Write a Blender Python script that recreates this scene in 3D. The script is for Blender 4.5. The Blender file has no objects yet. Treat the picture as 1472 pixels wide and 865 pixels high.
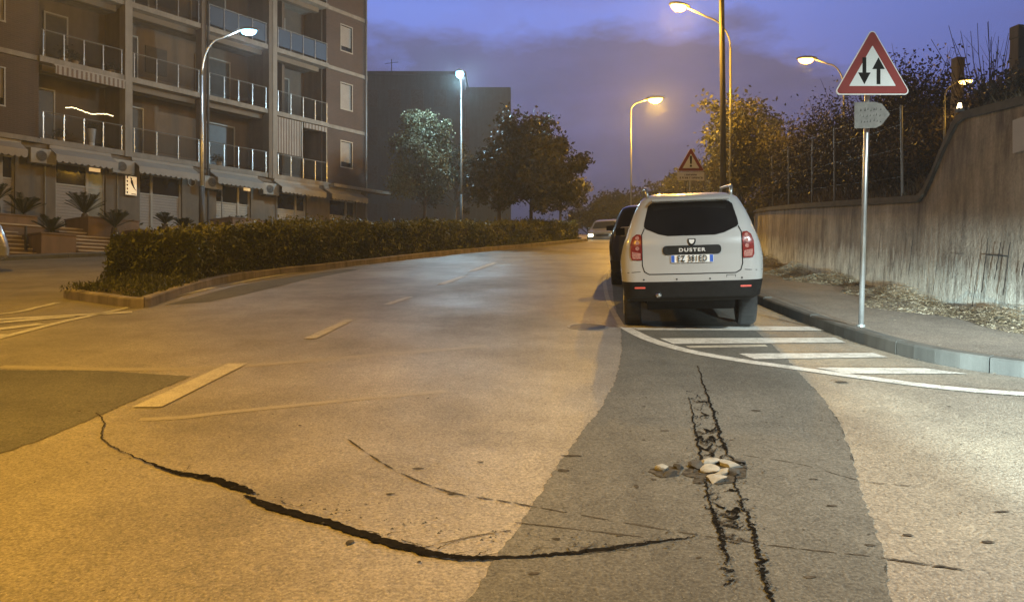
import bpy, bmesh, math, random
import numpy as np
from mathutils import Vector, Matrix
from mathutils.bvhtree import BVHTree
random.seed(7); RNG = np.random.default_rng(11)
SC = bpy.context.scene; COL = SC.collection
PI = math.pi
F = 1090.0; CAMH = 1.47; SLOPE = 0.117

# ---------------------------------------------------------------- terrain
def gz(y):
    if y <= 46: return -CAMH + SLOPE*y
    z = -CAMH + SLOPE*46
    t = min(y, 76)-46
    z += SLOPE*t - (SLOPE-0.012)*t*t/60.0
    if y > 76: z += 0.012*(y-76)
    return z
def G(px, py, h=0.0):
    """where the line of sight of a photo pixel meets the sloping street"""
    Y = F*(CAMH-h)/(py-305.0)
    return Vector(((px-736)/F*Y, Y, gz(Y)+h))
def P(px, py, Y):
    return Vector(((px-736)/F*Y, Y, (432.5-py)/F*Y))

# ---------------------------------------------------------------- tags
def tag(o, label=None, cat=None, group=None, kind=None):
    if label: o['label'] = label
    if cat: o['category'] = cat
    if group: o['group'] = group
    if kind: o['kind'] = kind
    return o
def empty(name, loc, rz=0.0, rx=0.0):
    o = bpy.data.objects.new(name, None); COL.objects.link(o)
    o.location = loc; o.rotation_euler = (rx, 0, rz); o.empty_display_size = .2
    return o
def link(name, me, mat, parent=None):
    o = bpy.data.objects.new(name, me); COL.objects.link(o)
    if mat is not None and not me.materials: me.materials.append(mat)
    if parent is not None: o.parent = parent
    return o
def copy_tree(o, parent=None):
    c = o.copy(); COL.objects.link(c); c.parent = parent
    for ch in list(o.children): copy_tree(ch, c)
    return c

# ---------------------------------------------------------------- materials
def newmat(name):
    m = bpy.data.materials.new(name); m.use_nodes = True
    nt = m.node_tree; b = nt.nodes['Principled BSDF']
    return m, nt, b
def N(nt, t, **kw):
    n = nt.nodes.new(t)
    for k, v in kw.items(): setattr(n, k, v)
    return n
def noise(nt, vec, scale, detail=4, rough=.55):
    n = N(nt, 'ShaderNodeTexNoise'); n.inputs['Scale'].default_value = scale
    n.inputs['Detail'].default_value = detail; n.inputs['Roughness'].default_value = rough
    if vec is not None: nt.links.new(vec, n.inputs['Vector'])
    return n.outputs['Fac']
def ramp(nt, fac, stops):
    r = N(nt, 'ShaderNodeValToRGB'); nt.links.new(fac, r.inputs['Fac'])
    e = r.color_ramp.elements
    while len(e) < len(stops): e.new(.5)
    for i, (p, c) in enumerate(stops):
        e[i].position = p; e[i].color = (c, c, c, 1) if isinstance(c, (int, float)) else (*c, 1)
    return r.outputs['Color']
def mixc(nt, fac, a, b, mode='MIX'):
    m = N(nt, 'ShaderNodeMix', data_type='RGBA', blend_type=mode)
    for s, v in ((0, fac), (6, a), (7, b)):
        if isinstance(v, (int, float)): m.inputs[s].default_value = v
        elif isinstance(v, tuple): m.inputs[s].default_value = (*v, 1)
        else: nt.links.new(v, m.inputs[s])
    return m.outputs[2]
def math_(nt, op, a, b=None, c=None):
    m = N(nt, 'ShaderNodeMath', operation=op)
    for i, v in enumerate((a, b, c)):
        if v is None: continue
        if isinstance(v, (int, float)): m.inputs[i].default_value = v
        else: nt.links.new(v, m.inputs[i])
    return m.outputs[0]
def coords(nt, kind='Object', scale=None):
    tc = N(nt, 'ShaderNodeTexCoord'); v = tc.outputs[kind]
    if scale:
        mp = N(nt, 'ShaderNodeMapping'); mp.inputs['Scale'].default_value = scale
        nt.links.new(v, mp.inputs['Vector']); v = mp.outputs['Vector']
    return v
def bump(nt, b, h, strength=.3, dist=.01):
    n = N(nt, 'ShaderNodeBump'); n.inputs['Strength'].default_value = strength
    n.inputs['Distance'].default_value = dist
    nt.links.new(h, n.inputs['Height']); nt.links.new(n.outputs[0], b.inputs['Normal'])
def plain(name, col, rough=.6, metal=0.0, var=.18, scale=6.0, bmp=.0, coat=0.0, spec=None):
    m, nt, b = newmat(name)
    v = coords(nt)
    f = noise(nt, v, scale, 5)
    d = tuple(c*(1-var) for c in col); l = tuple(min(1, c*(1+var)) for c in col)
    nt.links.new(ramp(nt, f, [(.3, d), (.7, l)]), b.inputs['Base Color'])
    b.inputs['Roughness'].default_value = rough; b.inputs['Metallic'].default_value = metal
    if coat: b.inputs['Coat Weight'].default_value = coat; b.inputs['Coat Roughness'].default_value = .08
    if spec is not None: b.inputs['Specular IOR Level'].default_value = spec
    if bmp: bump(nt, b, noise(nt, v, scale*12, 4), bmp, .01)
    return m
def emit(name, col, s):
    m, nt, b = newmat(name)
    b.inputs['Base Color'].default_value = (*col, 1)
    b.inputs['Emission Color'].default_value = (*col, 1)
    b.inputs['Emission Strength'].default_value = s
    return m
def asphalt(name, dark, light, rough=.62, grain=.5, dusty=None, spec=.5, polish=False):
    m, nt, b = newmat(name); v = coords(nt)
    g = noise(nt, v, 62, 3, .7); g2 = noise(nt, v, 22, 4, .6)
    big = noise(nt, v, .55, 6, .6)
    mid = noise(nt, v, 3.2, 5, .65)
    base = mixc(nt, ramp(nt, big, [(.32, 0.0), (.68, 1.0)]), dark, light)
    base = mixc(nt, .5, base, ramp(nt, mid, [(.25, .62), (.5, 1.0), (.75, 1.25)]), 'MULTIPLY')
    gr = ramp(nt, g, [(.30, 1-grain), (.52, 1.0), (.72, 1+grain)])
    base = mixc(nt, 1.0, base, gr, 'MULTIPLY')
    base = mixc(nt, 1.0, base, ramp(nt, g2, [(.3, .86), (.7, 1.12)]), 'MULTIPLY')
    # polished wheel tracks and old marks running down the street
    vs = coords(nt, 'Object', (1.6, .10, 1)); tr = noise(nt, vs, 1.3, 4, .6)
    base = mixc(nt, .6, base, ramp(nt, tr, [(.3, .80), (.5, 1.0), (.72, 1.16)]), 'MULTIPLY')
    # sparse dark oil specks
    sp = noise(nt, coords(nt, 'Object', (1, 1.0, 1)), 9, 2, .5)
    base = mixc(nt, ramp(nt, sp, [(.80, 0.0), (.84, .4)]), base, tuple(c*.35 for c in dark))
    chips = ramp(nt, noise(nt, v, 120, 1, .5), [(.66, 0.0), (.72, .45)])
    base = mixc(nt, chips, base, tuple(min(1, c*2.2) for c in light))
    nt.links.new(base, b.inputs['Base Color'])
    r = math_(nt, 'MULTIPLY_ADD', big, -.45 if polish else -.1, rough+(.20 if polish else .08))
    nt.links.new(r, b.inputs['Roughness'])
    b.inputs['Specular IOR Level'].default_value = spec
    h = math_(nt, 'ADD', math_(nt, 'MULTIPLY', g, .7), math_(nt, 'MULTIPLY', g2, .5))
    bump(nt, b, h, .8, .014)
    return m
def paint_worn(name, col, under, lo=.36, hi=.5):
    m, nt, b = newmat(name); v = coords(nt)
    w = noise(nt, v, 7, 8, .75); w2 = noise(nt, v, 70, 3, .7)
    f = ramp(nt, math_(nt, 'MULTIPLY_ADD', w2, .35, math_(nt, 'MULTIPLY', w, .7)), [(lo, 0.0), (hi, 1.0)])
    c = mixc(nt, f, under, col)
    c = mixc(nt, 1.0, c, ramp(nt, w2, [(.3, .78), (.7, 1.15)]), 'MULTIPLY')
    nt.links.new(c, b.inputs['Base Color']); b.inputs['Roughness'].default_value = .6
    bump(nt, b, w2, .4, .008)
    return m
def leafmat(name, a, b_, c, scale=1.4, rough=.55):
    m, nt, b = newmat(name); v = coords(nt)
    f = noise(nt, v, scale, 3); g = noise(nt, v, 26, 2)
    col = ramp(nt, math_(nt, 'ADD', math_(nt, 'MULTIPLY', f, .6), math_(nt, 'MULTIPLY', g, .4)),
               [(.33, a), (.5, b_), (.66, c)])
    nt.links.new(col, b.inputs['Base Color']); b.inputs['Roughness'].default_value = rough
    b.inputs['Specular IOR Level'].default_value = .3
    return m
def brickmat(name, c1, c2, mortar):
    m, nt, b = newmat(name); v = coords(nt, 'Object')
    sx = N(nt, 'ShaderNodeSeparateXYZ'); nt.links.new(v, sx.inputs[0])
    cb = N(nt, 'ShaderNodeCombineXYZ')
    nt.links.new(math_(nt, 'ADD', sx.outputs[0], sx.outputs[1]), cb.inputs[0]); nt.links.new(sx.outputs[2], cb.inputs[1])
    br = N(nt, 'ShaderNodeTexBrick'); nt.links.new(cb.outputs[0], br.inputs['Vector'])
    br.inputs['Color1'].default_value = (*c1, 1); br.inputs['Color2'].default_value = (*c2, 1)
    br.inputs['Mortar'].default_value = (*mortar, 1); br.inputs['Scale'].default_value = 1
    br.inputs['Brick Width'].default_value = .26; br.inputs['Row Height'].default_value = .075
    br.inputs['Mortar Size'].default_value = .008
    c = mixc(nt, .6, br.outputs['Color'], ramp(nt, noise(nt, v, .8, 5), [(.3, .75), (.7, 1.2)]), 'MULTIPLY')
    nt.links.new(c, b.inputs['Base Color']); b.inputs['Roughness'].default_value = .85
    return m
def plastermat(name, col, streak=.25):
    m, nt, b = newmat(name); v = coords(nt)
    s = noise(nt, coords(nt, 'Object', (3, 3, .35)), 1.2, 6, .65); f = noise(nt, v, 2.5, 6, .6)
    c = mixc(nt, 1.0, col, ramp(nt, s, [(.3, 1-streak), (.7, 1+streak*.5)]), 'MULTIPLY')
    c = mixc(nt, 1.0, c, ramp(nt, f, [(.3, .88), (.7, 1.08)]), 'MULTIPLY')
    nt.links.new(c, b.inputs['Base Color']); b.inputs['Roughness'].default_value = .85
    bump(nt, b, noise(nt, v, 60, 3), .2, .01)
    return m
def wallmat():
    m, nt, b = newmat('stained_concrete'); v = coords(nt)
    sx = N(nt, 'ShaderNodeSeparateXYZ'); nt.links.new(v, sx.inputs[0])
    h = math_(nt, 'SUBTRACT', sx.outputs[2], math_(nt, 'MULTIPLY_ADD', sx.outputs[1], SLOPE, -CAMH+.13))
    s1 = noise(nt, coords(nt, 'Object', (1.3, 1.3, .20)), 1.5, 8, .74)
    s2 = noise(nt, coords(nt, 'Object', (4.5, 4.5, 1.0)), 1.6, 8, .74)
    f = noise(nt, v, 3.0, 7, .7); fine = noise(nt, v, 26, 4, .7)
    col = ramp(nt, s1, [(.30, (.075, .058, .044)), (.46, (.20, .165, .125)), (.62, (.30, .26, .205)), (.8, (.42, .37, .30))])
    col = mixc(nt, .75, col, ramp(nt, s2, [(.32, .55), (.5, 1.0), (.75, 1.2)]), 'MULTIPLY')
    # low headlamp light painted as a pale band at the wall foot, ragged upper edge
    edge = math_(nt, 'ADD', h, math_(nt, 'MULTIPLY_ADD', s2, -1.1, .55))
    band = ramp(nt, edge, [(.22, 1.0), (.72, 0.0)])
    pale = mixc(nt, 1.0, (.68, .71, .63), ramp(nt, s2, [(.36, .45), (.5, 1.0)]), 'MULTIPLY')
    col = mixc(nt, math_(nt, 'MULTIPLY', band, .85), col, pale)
    col = mixc(nt, 1.0, col, ramp(nt, f, [(.28, .66), (.5, 1.0), (.72, 1.2)]), 'MULTIPLY')
    col = mixc(nt, 1.0, col, ramp(nt, fine, [(.3, .82), (.7, 1.14)]), 'MULTIPLY')
    nt.links.new(col, b.inputs['Base Color']); b.inputs['Roughness'].default_value = .9
    bump(nt, b, math_(nt, 'ADD', fine, math_(nt, 'MULTIPLY', s2, .8)), .6, .02)
    return m
def glassmat(name, col=(.02, .025, .03), rough=.06):
    m, nt, b = newmat(name); v = coords(nt)
    nt.links.new(ramp(nt, noise(nt, v, 1.2, 3), [(.3, tuple(c*.6 for c in col)), (.7, tuple(c*1.6 for c in col))]), b.inputs['Base Color'])
    b.inputs['Roughness'].default_value = rough
    return m
def clearglass(name, tint=(.7, .78, .8), alpha=.35):
    m, nt, b = newmat(name)
    b.inputs['Base Color'].default_value = (*tint, 1); b.inputs['Roughness'].default_value = .08
    b.inputs['Alpha'].default_value = alpha
    return m

M = {}
M['asphalt'] = asphalt('old_pale_asphalt', (.140, .124, .102), (.262, .233, .180), rough=.56, grain=.6, polish=True)
M['patch'] = asphalt('newer_dark_asphalt', (.078, .076, .067), (.120, .116, .102), rough=.72, grain=.55, spec=.3)
M['ground'] = asphalt('dusty_ground', (.10, .09, .07), (.16, .14, .11), rough=.9, grain=.4, spec=.2)
M['far_ground'] = plain('dark_field', (.05, .05, .035), .95, scale=.3, var=.4)
M['marking'] = paint_worn('worn_white_paint', (.52, .51, .47), (.18, .165, .14), .34, .56)
M['marking_faint'] = paint_worn('faded_paint', (.262, .236, .188), (.21, .188, .152), .34, .62)
M['marking_old'] = paint_worn('scuffed_paint_line', (.42, .39, .32), (.20, .18, .145), .36, .58)
M['crack'] = plain('tar_black', (.009, .008, .007), .95, var=.5, scale=30, bmp=.4, spec=.05)
M['crack_soft'] = plain('open_joint', (.050, .044, .036), .9, var=.6, scale=40, spec=.1)
M['stone_pale'] = plain('pale_broken_stone', (.27, .26, .23), .95, var=.2, scale=25, bmp=.5)
M['stone_dark'] = plain('asphalt_chunk', (.05, .047, .042), .85, var=.3, scale=25, bmp=.6)
M['kerb'] = plastermat('kerb_concrete', (.085, .088, .080), .4)
M['soil'] = plain('verge_soil', (.07, .055, .03), .95, var=.4, scale=5, bmp=.6)
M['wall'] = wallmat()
M['cap'] = plain('mossy_cap', (.055, .048, .038), .9, var=.4, scale=5, bmp=.4)
M['mark_black'] = plain('black_drip', (.018, .016, .015), .8, var=.4, scale=20)
M['steel'] = plain('galvanised_steel', (.50, .51, .50), .38, .85, var=.12, scale=12)
M['steel_dull'] = plain('grey_painted_steel', (.20, .20, .19), .5, .4, var=.15, scale=6)
M['steel_dark'] = plain('dark_painted_steel', (.05, .048, .045), .55, .3, var=.2)
M['wood_pole'] = plastermat('weathered_pole_wood', (.065, .055, .045), .35)
M['white'] = plain('white_enamel', (.78, .78, .76), .35, var=.04, scale=4)
M['car_white'] = plain('white_car_paint', (.42, .425, .42), .28, var=.03, scale=1.5, coat=.8)
M['car_black'] = plain('black_car_paint', (.012, .012, .014), .25, var=.2, coat=1)
M['car_silver'] = plain('silver_car_paint', (.45, .46, .46), .3, .6, var=.05, coat=.8)
M['car_grey'] = plain('grey_car_paint', (.16, .16, .16), .3, .4, var=.05, coat=.8)
M['plastic'] = plain('black_plastic', (.014, .014, .014), .6, var=.25, scale=12, spec=.2)
M['rubber'] = plain('tyre_rubber', (.02, .019, .018), .8, var=.3, scale=20)
M['rim'] = plain('alloy_rim', (.5, .5, .5), .35, .8, var=.1)
M['carglass'] = glassmat('tinted_car_glass', (.010, .010, .011), .08)
M['tail'] = plain('red_tail_lens', (.20, .018, .012), .15, var=.4, scale=40, coat=1)
M['tail_clear'] = plain('pink_clear_lens', (.42, .20, .17), .15, var=.4, scale=60, coat=1)
M['reflector'] = plain('bright_red_reflector', (.95, .16, .13), .2, var=.1, scale=60, coat=1)
M['chrome'] = plain('chrome', (.75, .75, .75), .12, 1.0, var=.05)
M['letter'] = plain('silver_letter', (.85, .85, .83), .3, .2, var=.04)
M['plate_white'] = plain('plate_white', (.85, .85, .83), .35, var=.03)
M['plate_blue'] = plain('plate_blue', (.03, .12, .55), .35, var=.08)
M['black'] = plain('black_enamel', (.008, .008, .008), .7, var=.2, spec=.1)
M['sign_red'] = plain('sign_red', (.24, .040, .034), .6, var=.1, scale=4, spec=.15)
M['sign_white'] = plain('sign_white', (.76, .76, .72), .6, var=.06, scale=5, spec=.2)
M['sign_grey'] = plain('sign_back_grey', (.17, .155, .135), .7, var=.25, scale=14)
M['stain'] = plain('sign_grime', (.055, .048, .04), .8, var=.3, scale=20)
M['brick'] = brickmat('brown_brick', (.085, .05, .038), (.068, .042, .033), (.095, .08, .065))
M['plaster'] = plastermat('beige_plaster', (.17, .14, .105), .25)
M['bay_plaster'] = plastermat('brown_bay_plaster', (.14, .105, .078), .2)
M['slab'] = plastermat('slab_edge_concrete', (.27, .24, .20), .25)
M['ceiling'] = plain('balcony_soffit', (.16, .13, .10), .9, var=.1, scale=2)
M['shutter'] = plain('pale_roller_shutter', (.30, .27, .24), .6, var=.08, scale=3)
M['door_dark'] = plain('dark_balcony_door', (.045, .038, .032), .45, var=.25)
M['shopglass'] = glassmat('dark_shop_glass', (.016, .015, .016), .05)
M['door_blue'] = glassmat('frosted_pale_door', (.16, .19, .20), .35)
M['frame'] = plain('aluminium_frame', (.34, .32, .28), .55, .1, var=.1)
M['railglass'] = clearglass('balcony_glass', (.035, .033, .03), .22)
M['railglass_blue'] = clearglass('blue_balcony_glass', (.10, .14, .20), .75)
M['awning'] = plain('cream_awning', (.33, .30, .26), .85, var=.08, scale=2, bmp=.2)
M['awning_dark'] = plain('brown_awning_stripe', (.16, .11, .08), .85, var=.1, scale=2)
M['ac'] = plain('ac_casing', (.33, .31, .27), .5, var=.08)
M['ac_dark'] = plain('ac_grille', (.06, .055, .05), .6, var=.2)
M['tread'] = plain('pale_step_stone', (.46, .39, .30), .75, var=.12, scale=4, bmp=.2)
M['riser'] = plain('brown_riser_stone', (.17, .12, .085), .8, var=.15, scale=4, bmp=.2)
M['planter'] = plastermat('planter_stone', (.20, .135, .09), .25)
M['planter_side'] = plastermat('planter_light_stone', (.34, .26, .18), .2)
M['hedge'] = leafmat('hedge_leaf', (.04, .055, .012), (.13, .135, .026), (.26, .24, .055), 1.1)
M['hedge_core'] = plain('hedge_twigs', (.020, .022, .009), .95, var=.5, scale=8)
M['tree_leaf'] = leafmat('pale_tree_leaf', (.035, .045, .022), (.085, .09, .05), (.15, .15, .09), .8)
M['tree_leaf_dark'] = leafmat('dark_tree_leaf', (.017, .020, .012), (.036, .036, .020), (.062, .056, .032), .8)
M['shrub'] = leafmat('brown_shrub_leaf', (.030, .022, .015), (.065, .048, .030), (.11, .08, .048), .9)
M['ivy'] = leafmat('dry_ivy_leaf', (.05, .045, .018), (.11, .095, .035), (.20, .165, .07), .9)
M['drygrass'] = leafmat('dry_grass', (.05, .035, .018), (.10, .075, .04), (.19, .14, .08), .8)
M['litter'] = leafmat('dry_leaf_litter', (.07, .05, .025), (.22, .17, .10), (.55, .48, .36), 3.0)
M['weed'] = leafmat('weed_leaf', (.03, .04, .01), (.08, .085, .022), (.15, .15, .04), 3)
M['palm'] = leafmat('cycad_leaf', (.012, .018, .008), (.028, .036, .014), (.05, .055, .02), 2)
M['bark'] = plain('bark', (.07, .055, .04), .95, var=.35, scale=14, bmp=.7)
M['bank'] = plain('bank_earth', (.045, .034, .022), .95, var=.5, scale=1.5, bmp=.6)
M['pavement'] = asphalt('gritty_pavement', (.15, .135, .115), (.23, .205, .17), rough=.85, grain=.55, spec=.2)
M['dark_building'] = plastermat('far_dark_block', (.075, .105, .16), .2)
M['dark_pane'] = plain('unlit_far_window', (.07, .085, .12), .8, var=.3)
M['fence_concrete'] = plastermat('fence_post_concrete', (.13, .11, .09), .3)
M['sodium'] = emit('lit_sodium_lens', (1.0, .58, .16), 9)
M['led'] = emit('lit_led_lens', (.22, .66, 1.0), 5)
M['warmlamp'] = emit('lit_warm_bulb', (1.0, .82, .45), 5)
M['beam'] = emit('lit_headlamp', (1.0, .90, .55), 6)
M['shopsign'] = emit('backlit_sign_face', (1.0, .74, .42), .55)
M['shoplamp'] = emit('lit_shop_light', (1.0, .62, .25), .7)

# ---------------------------------------------------------------- mesh builder
class MB:
    def __init__(s): s.v = []; s.f = []
    def add(s, vs, fs):
        n = len(s.v); s.v += [tuple(v) for v in vs]; s.f += [tuple(i+n for i in f) for f in fs]; return s
    def box(s, x0, x1, y0, y1, z0, z1, mt=None):
        vs = [Vector((x, y, z)) for z in (z0, z1) for y in (y0, y1) for x in (x0, x1)]
        if mt is not None: vs = [mt @ v for v in vs]
        return s.add(vs, [(0, 2, 3, 1), (4, 5, 7, 6), (0, 1, 5, 4), (2, 6, 7, 3), (0, 4, 6, 2), (1, 3, 7, 5)])
    def tube(s, pts, rad, n=8, cap=True):
        pts = [Vector(p) for p in pts]; rings = []
        if isinstance(rad, (int, float)): rad = [rad]*len(pts)
        prev = None
        for i, p in enumerate(pts):
            d = (pts[min(i+1, len(pts)-1)]-pts[max(i-1, 0)]).normalized()
            if prev is None:
                a = Vector((0, 0, 1)) if abs(d.z) < .9 else Vector((1, 0, 0))
                u = d.cross(a).normalized()
            else: u = (prev - d*prev.dot(d)).normalized()
            prev = u; w = d.cross(u)
            rings.append([p+(u*math.cos(2*PI*k/n)+w*math.sin(2*PI*k/n))*rad[i] for k in range(n)])
        b = len(s.v)
        for r in rings: s.v += [tuple(q) for q in r]
        for i in range(len(pts)-1):
            for k in range(n):
                s.f.append((b+i*n+k, b+i*n+(k+1) % n, b+(i+1)*n+(k+1) % n, b+(i+1)*n+k))
        if cap:
            s.f.append(tuple(b+k for k in reversed(range(n)))); s.f.append(tuple(b+(len(pts)-1)*n+k for k in range(n)))
        return s
    def prism(s, poly, d):
        """poly: list of 3D points; d: extrusion vector"""
        poly = [Vector(p) for p in poly]; d = Vector(d); n = len(poly)
        fs = [tuple(range(n)), tuple(reversed(range(n, 2*n)))]
        fs += [(i, i+n, (i+1) % n+n, (i+1) % n) for i in range(n)]
        return s.add(poly+[p+d for p in poly], fs)
    def build(s, name, mat, parent=None, smooth=False, bevel=0.0, fix=True):
        me = bpy.data.meshes.new(name); me.from_pydata(s.v, [], s.f); me.update()
        if fix and len(s.f) < 4000:
            bm = bmesh.new(); bm.from_mesh(me); bmesh.ops.recalc_face_normals(bm, faces=bm.faces); bm.to_mesh(me); bm.free()
        o = link(name, me, mat, parent)
        if smooth:
            for p in me.polygons: p.use_smooth = True
        if bevel:
            md = o.modifiers.new('b', 'BEVEL'); md.width = bevel; md.segments = 2; md.limit_method = 'ANGLE'
        return o

def quads_mesh(name, C, A, B, mat, parent=None):
    """many leaf faces: centres C, half axes A and B (n,3 arrays); each leaf is a bent diamond"""
    n = len(C)
    v = np.empty((n, 4, 3), np.float32)
    v[:, 0] = C-A; v[:, 1] = C-B*.6; v[:, 2] = C+A; v[:, 3] = C+B*.6
    me = bpy.data.meshes.new(name)
    me.vertices.add(n*4); me.vertices.foreach_set('co', v.ravel())
    me.loops.add(n*4); me.loops.foreach_set('vertex_index', np.arange(n*4, dtype=np.int32))
    me.polygons.add(n); me.polygons.foreach_set('loop_start', np.arange(0, n*4, 4, dtype=np.int32))
    try: me.polygons.foreach_set('loop_total', np.full(n, 4, dtype=np.int32))
    except Exception: pass
    me.update(calc_edges=True); me.validate()
    return link(name, me, mat, parent)
def rdir(n):
    d = RNG.normal(size=(n, 3)); return d/np.linalg.norm(d, axis=1, keepdims=True)
def leaves(name, C, size, mat, parent=None, aspect=.55, var=.4):
    n = len(C); a = rdir(n); b = np.cross(a, rdir(n)); b /= np.linalg.norm(b, axis=1, keepdims=True)+1e-9
    s = size*(1+var*RNG.uniform(-1, 1, (n, 1)))
    return quads_mesh(name, C, a*s, b*s*aspect*1.6, mat, parent)
def lump(p, k=1.0, seed=0.0):
    """cheap smooth 3D noise in -1..1"""
    return (np.sin(p[:, 0]*1.9*k+seed)*np.cos(p[:, 1]*2.3*k+1.3*seed)+np.sin(p[:, 2]*2.9*k+p[:, 0]*1.1*k+seed*2)+np.sin((p[:, 0]+p[:, 1])*4.1*k+seed)*.5)/2.5

# ---------------------------------------------------------------- street sheets
def sheet(name, poly, dz, mat, parent=None, kind='structure', jag=0.0):
    pts = [Vector((p[0], p[1], 0)) for p in poly]
    if jag:
        out = []
        for i, p in enumerate(pts):
            q = pts[(i+1) % len(pts)]; L = (q-p).length; k = max(1, min(60, int(L/.035)))
            nrm = Vector((-(q-p).y, (q-p).x, 0)).normalized() if L > 0 else Vector()
            for j in range(k):
                out.append(p.lerp(q, j/k)+nrm*(random.uniform(-jag, jag) if j else 0))
        pts = out
    bm = bmesh.new(); f = bm.faces.new([bm.verts.new(p) for p in pts])
    bmesh.ops.triangulate(bm, faces=[f])
    ys = [p.y for p in pts]
    for y in [46+3*k for k in range(12)]:
        if min(ys) < y < max(ys):
            bmesh.ops.bisect_plane(bm, geom=bm.verts[:]+bm.edges[:]+bm.faces[:], plane_co=(0, y, 0), plane_no=(0, 1, 0))
    for v in bm.verts: v.co.z = gz(v.co.y)+dz
    bmesh.ops.recalc_face_normals(bm, faces=bm.faces)
    for fc in bm.faces:
        if fc.normal.z < 0: fc.normal_flip()
    me = bpy.data.meshes.new(name); bm.to_mesh(me); bm.free()
    o = link(name, me, mat, parent)
    if kind: o['kind'] = kind
    return o
def smoothline(pts, n=8):
    """Catmull-Rom through 2D/3D points"""
    P_ = [Vector(p) for p in pts]; out = []
    for i in range(len(P_)-1):
        p0 = P_[max(i-1, 0)]; p1 = P_[i]; p2 = P_[i+1]; p3 = P_[min(i+2, len(P_)-1)]
        for k in range(n):
            t = k/n
            out.append(.5*((2*p1)+(p2-p0)*t+(2*p0-5*p1+4*p2-p3)*t*t+(3*p1-p0-3*p2+p3)*t**3))
    out.append(P_[-1]); return out
def ribbon(name, line, width, dz, mat, parent=None, kind='structure'):
    vs = []; fs = []; n = len(line)
    for i, p in enumerate(line):
        a = line[max(i-1, 0)]; b = line[min(i+1, n-1)]; d = Vector((b[0]-a[0], b[1]-a[1], 0)).normalized()
        nn = Vector((-d.y, d.x, 0)); w = width(i/(n-1)) if callable(width) else width
        wl, wr = w if isinstance(w, tuple) else (w/2, w/2)
        for q in (Vector((p[0], p[1], 0))+nn*wl, Vector((p[0], p[1], 0))-nn*wr):
            q.z = gz(q.y)+dz; vs.append(q)
        if i: fs.append((2*i-2, 2*i-1, 2*i+1, 2*i))
    o = MB().add(vs, fs).build(name, mat, parent)
    if kind: o['kind'] = kind
    return o
# ================================================================ ground, street, markings
bm_pts = []
KERB = [(60, 4.2), (20, 4.4), (10, 4.9), (7.2, 5.35), (5.7, 5.95), (4.75, 6.55), (4.15, 7.25), (3.93, 8.1), (3.86, 9.5), (3.92, 11.9), (4.25, 15.5), (4.95, 20), (6.1, 25), (7.7, 30), (11.2, 38), (15.5, 46), (24, 58), (40, 74), (70, 95)]
kerb_line = [(p.x, p.y) for p in smoothline([(a, b, 0) for a, b in KERB], 8)]
def at_y(line, y):
    for i in range(len(line)-1):
        a, b = line[i], line[i+1]
        if (a[1]-y)*(b[1]-y) <= 0 and a[1] != b[1]:
            return a[0]+(b[0]-a[0])*(y-a[1])/(b[1]-a[1])
    return line[-1][0]
# one big sheet to the horizon
g = MB(); ysx = [-90, -20, 0, 20, 46]+[46+3*k for k in range(1, 11)]+[100, 200, 300]
xs = [-240, -60, -20, 0, 20, 60, 240]
for y in ysx:
    for x in xs: g.v.append((x, y, gz(y)-.03))
for i in range(len(ysx)-1):
    for j in range(len(xs)-1):
        a = i*len(xs)+j; g.f.append((a, a+1, a+len(xs)+1, a+len(xs)))
tag(g.build('ground', M['ground']), kind='structure')
sheet('road', [(-60, -20), (60, -20), (60, 4.2)]+kerb_line[1:]+[(64, 96), (30, 74), (-60, 74)], 0, M['asphalt'])
# hills far off
def hills(name, x0, x1, y, h, seed, mat):
    m = MB(); n = 60
    for i in range(n+1):
        x = x0+(x1-x0)*i/n
        t = h*(.6+.25*math.sin(i*.21+seed)+.12*math.sin(i*.63+seed*2)+.05*math.sin(i*1.9))
        for dy, k in ((0, 0), (25, .6), (60, 1), (110, .2)):
            m.v.append((x, y+dy, gz(y)-2+t*k))
    for i in range(n):
        for j in range(3): a = i*4+j; m.f.append((a, a+4, a+5, a+1))
    return tag(m.build(name, mat, smooth=True), kind='structure')
hills('hills', -150, 200, 130, 9, 1.0, M['far_ground'])

def gp(*pp): return [(G(a, b).x, G(a, b).y) for a, b in pp]
# resurfaced patches
sheet('asphalt_patch', gp((893, 470), (894, 505), (886, 545), (865, 585), (835, 625), (800, 672), (760, 735), (715, 800), (672, 862), (590, 980), (560, 1200),
      (1330, 1200), (1305, 960), (1282, 862), (1270, 800), (1255, 750), (1235, 700), (1222, 650), (1205, 605), (1180, 570), (1150, 537), (1130, 515), (1105, 492), (1072, 462), (1040, 432), (1010, 405), (880, 405), (882, 432)), .004, M['patch'], jag=.011)
sheet('asphalt_patch', gp((-400, 532), (0, 532), (140, 533), (275, 541), (250, 552), (205, 570), (130, 603), (60, 632), (0, 652), (-120, 700), (-700, 860)), .004, M['patch'], jag=.011)
sheet('asphalt_patch', gp((235, 439), (340, 411), (430, 396), (500, 387), (520, 387), (440, 402), (350, 424), (300, 434)), .004, M['patch'], jag=.004)

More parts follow.
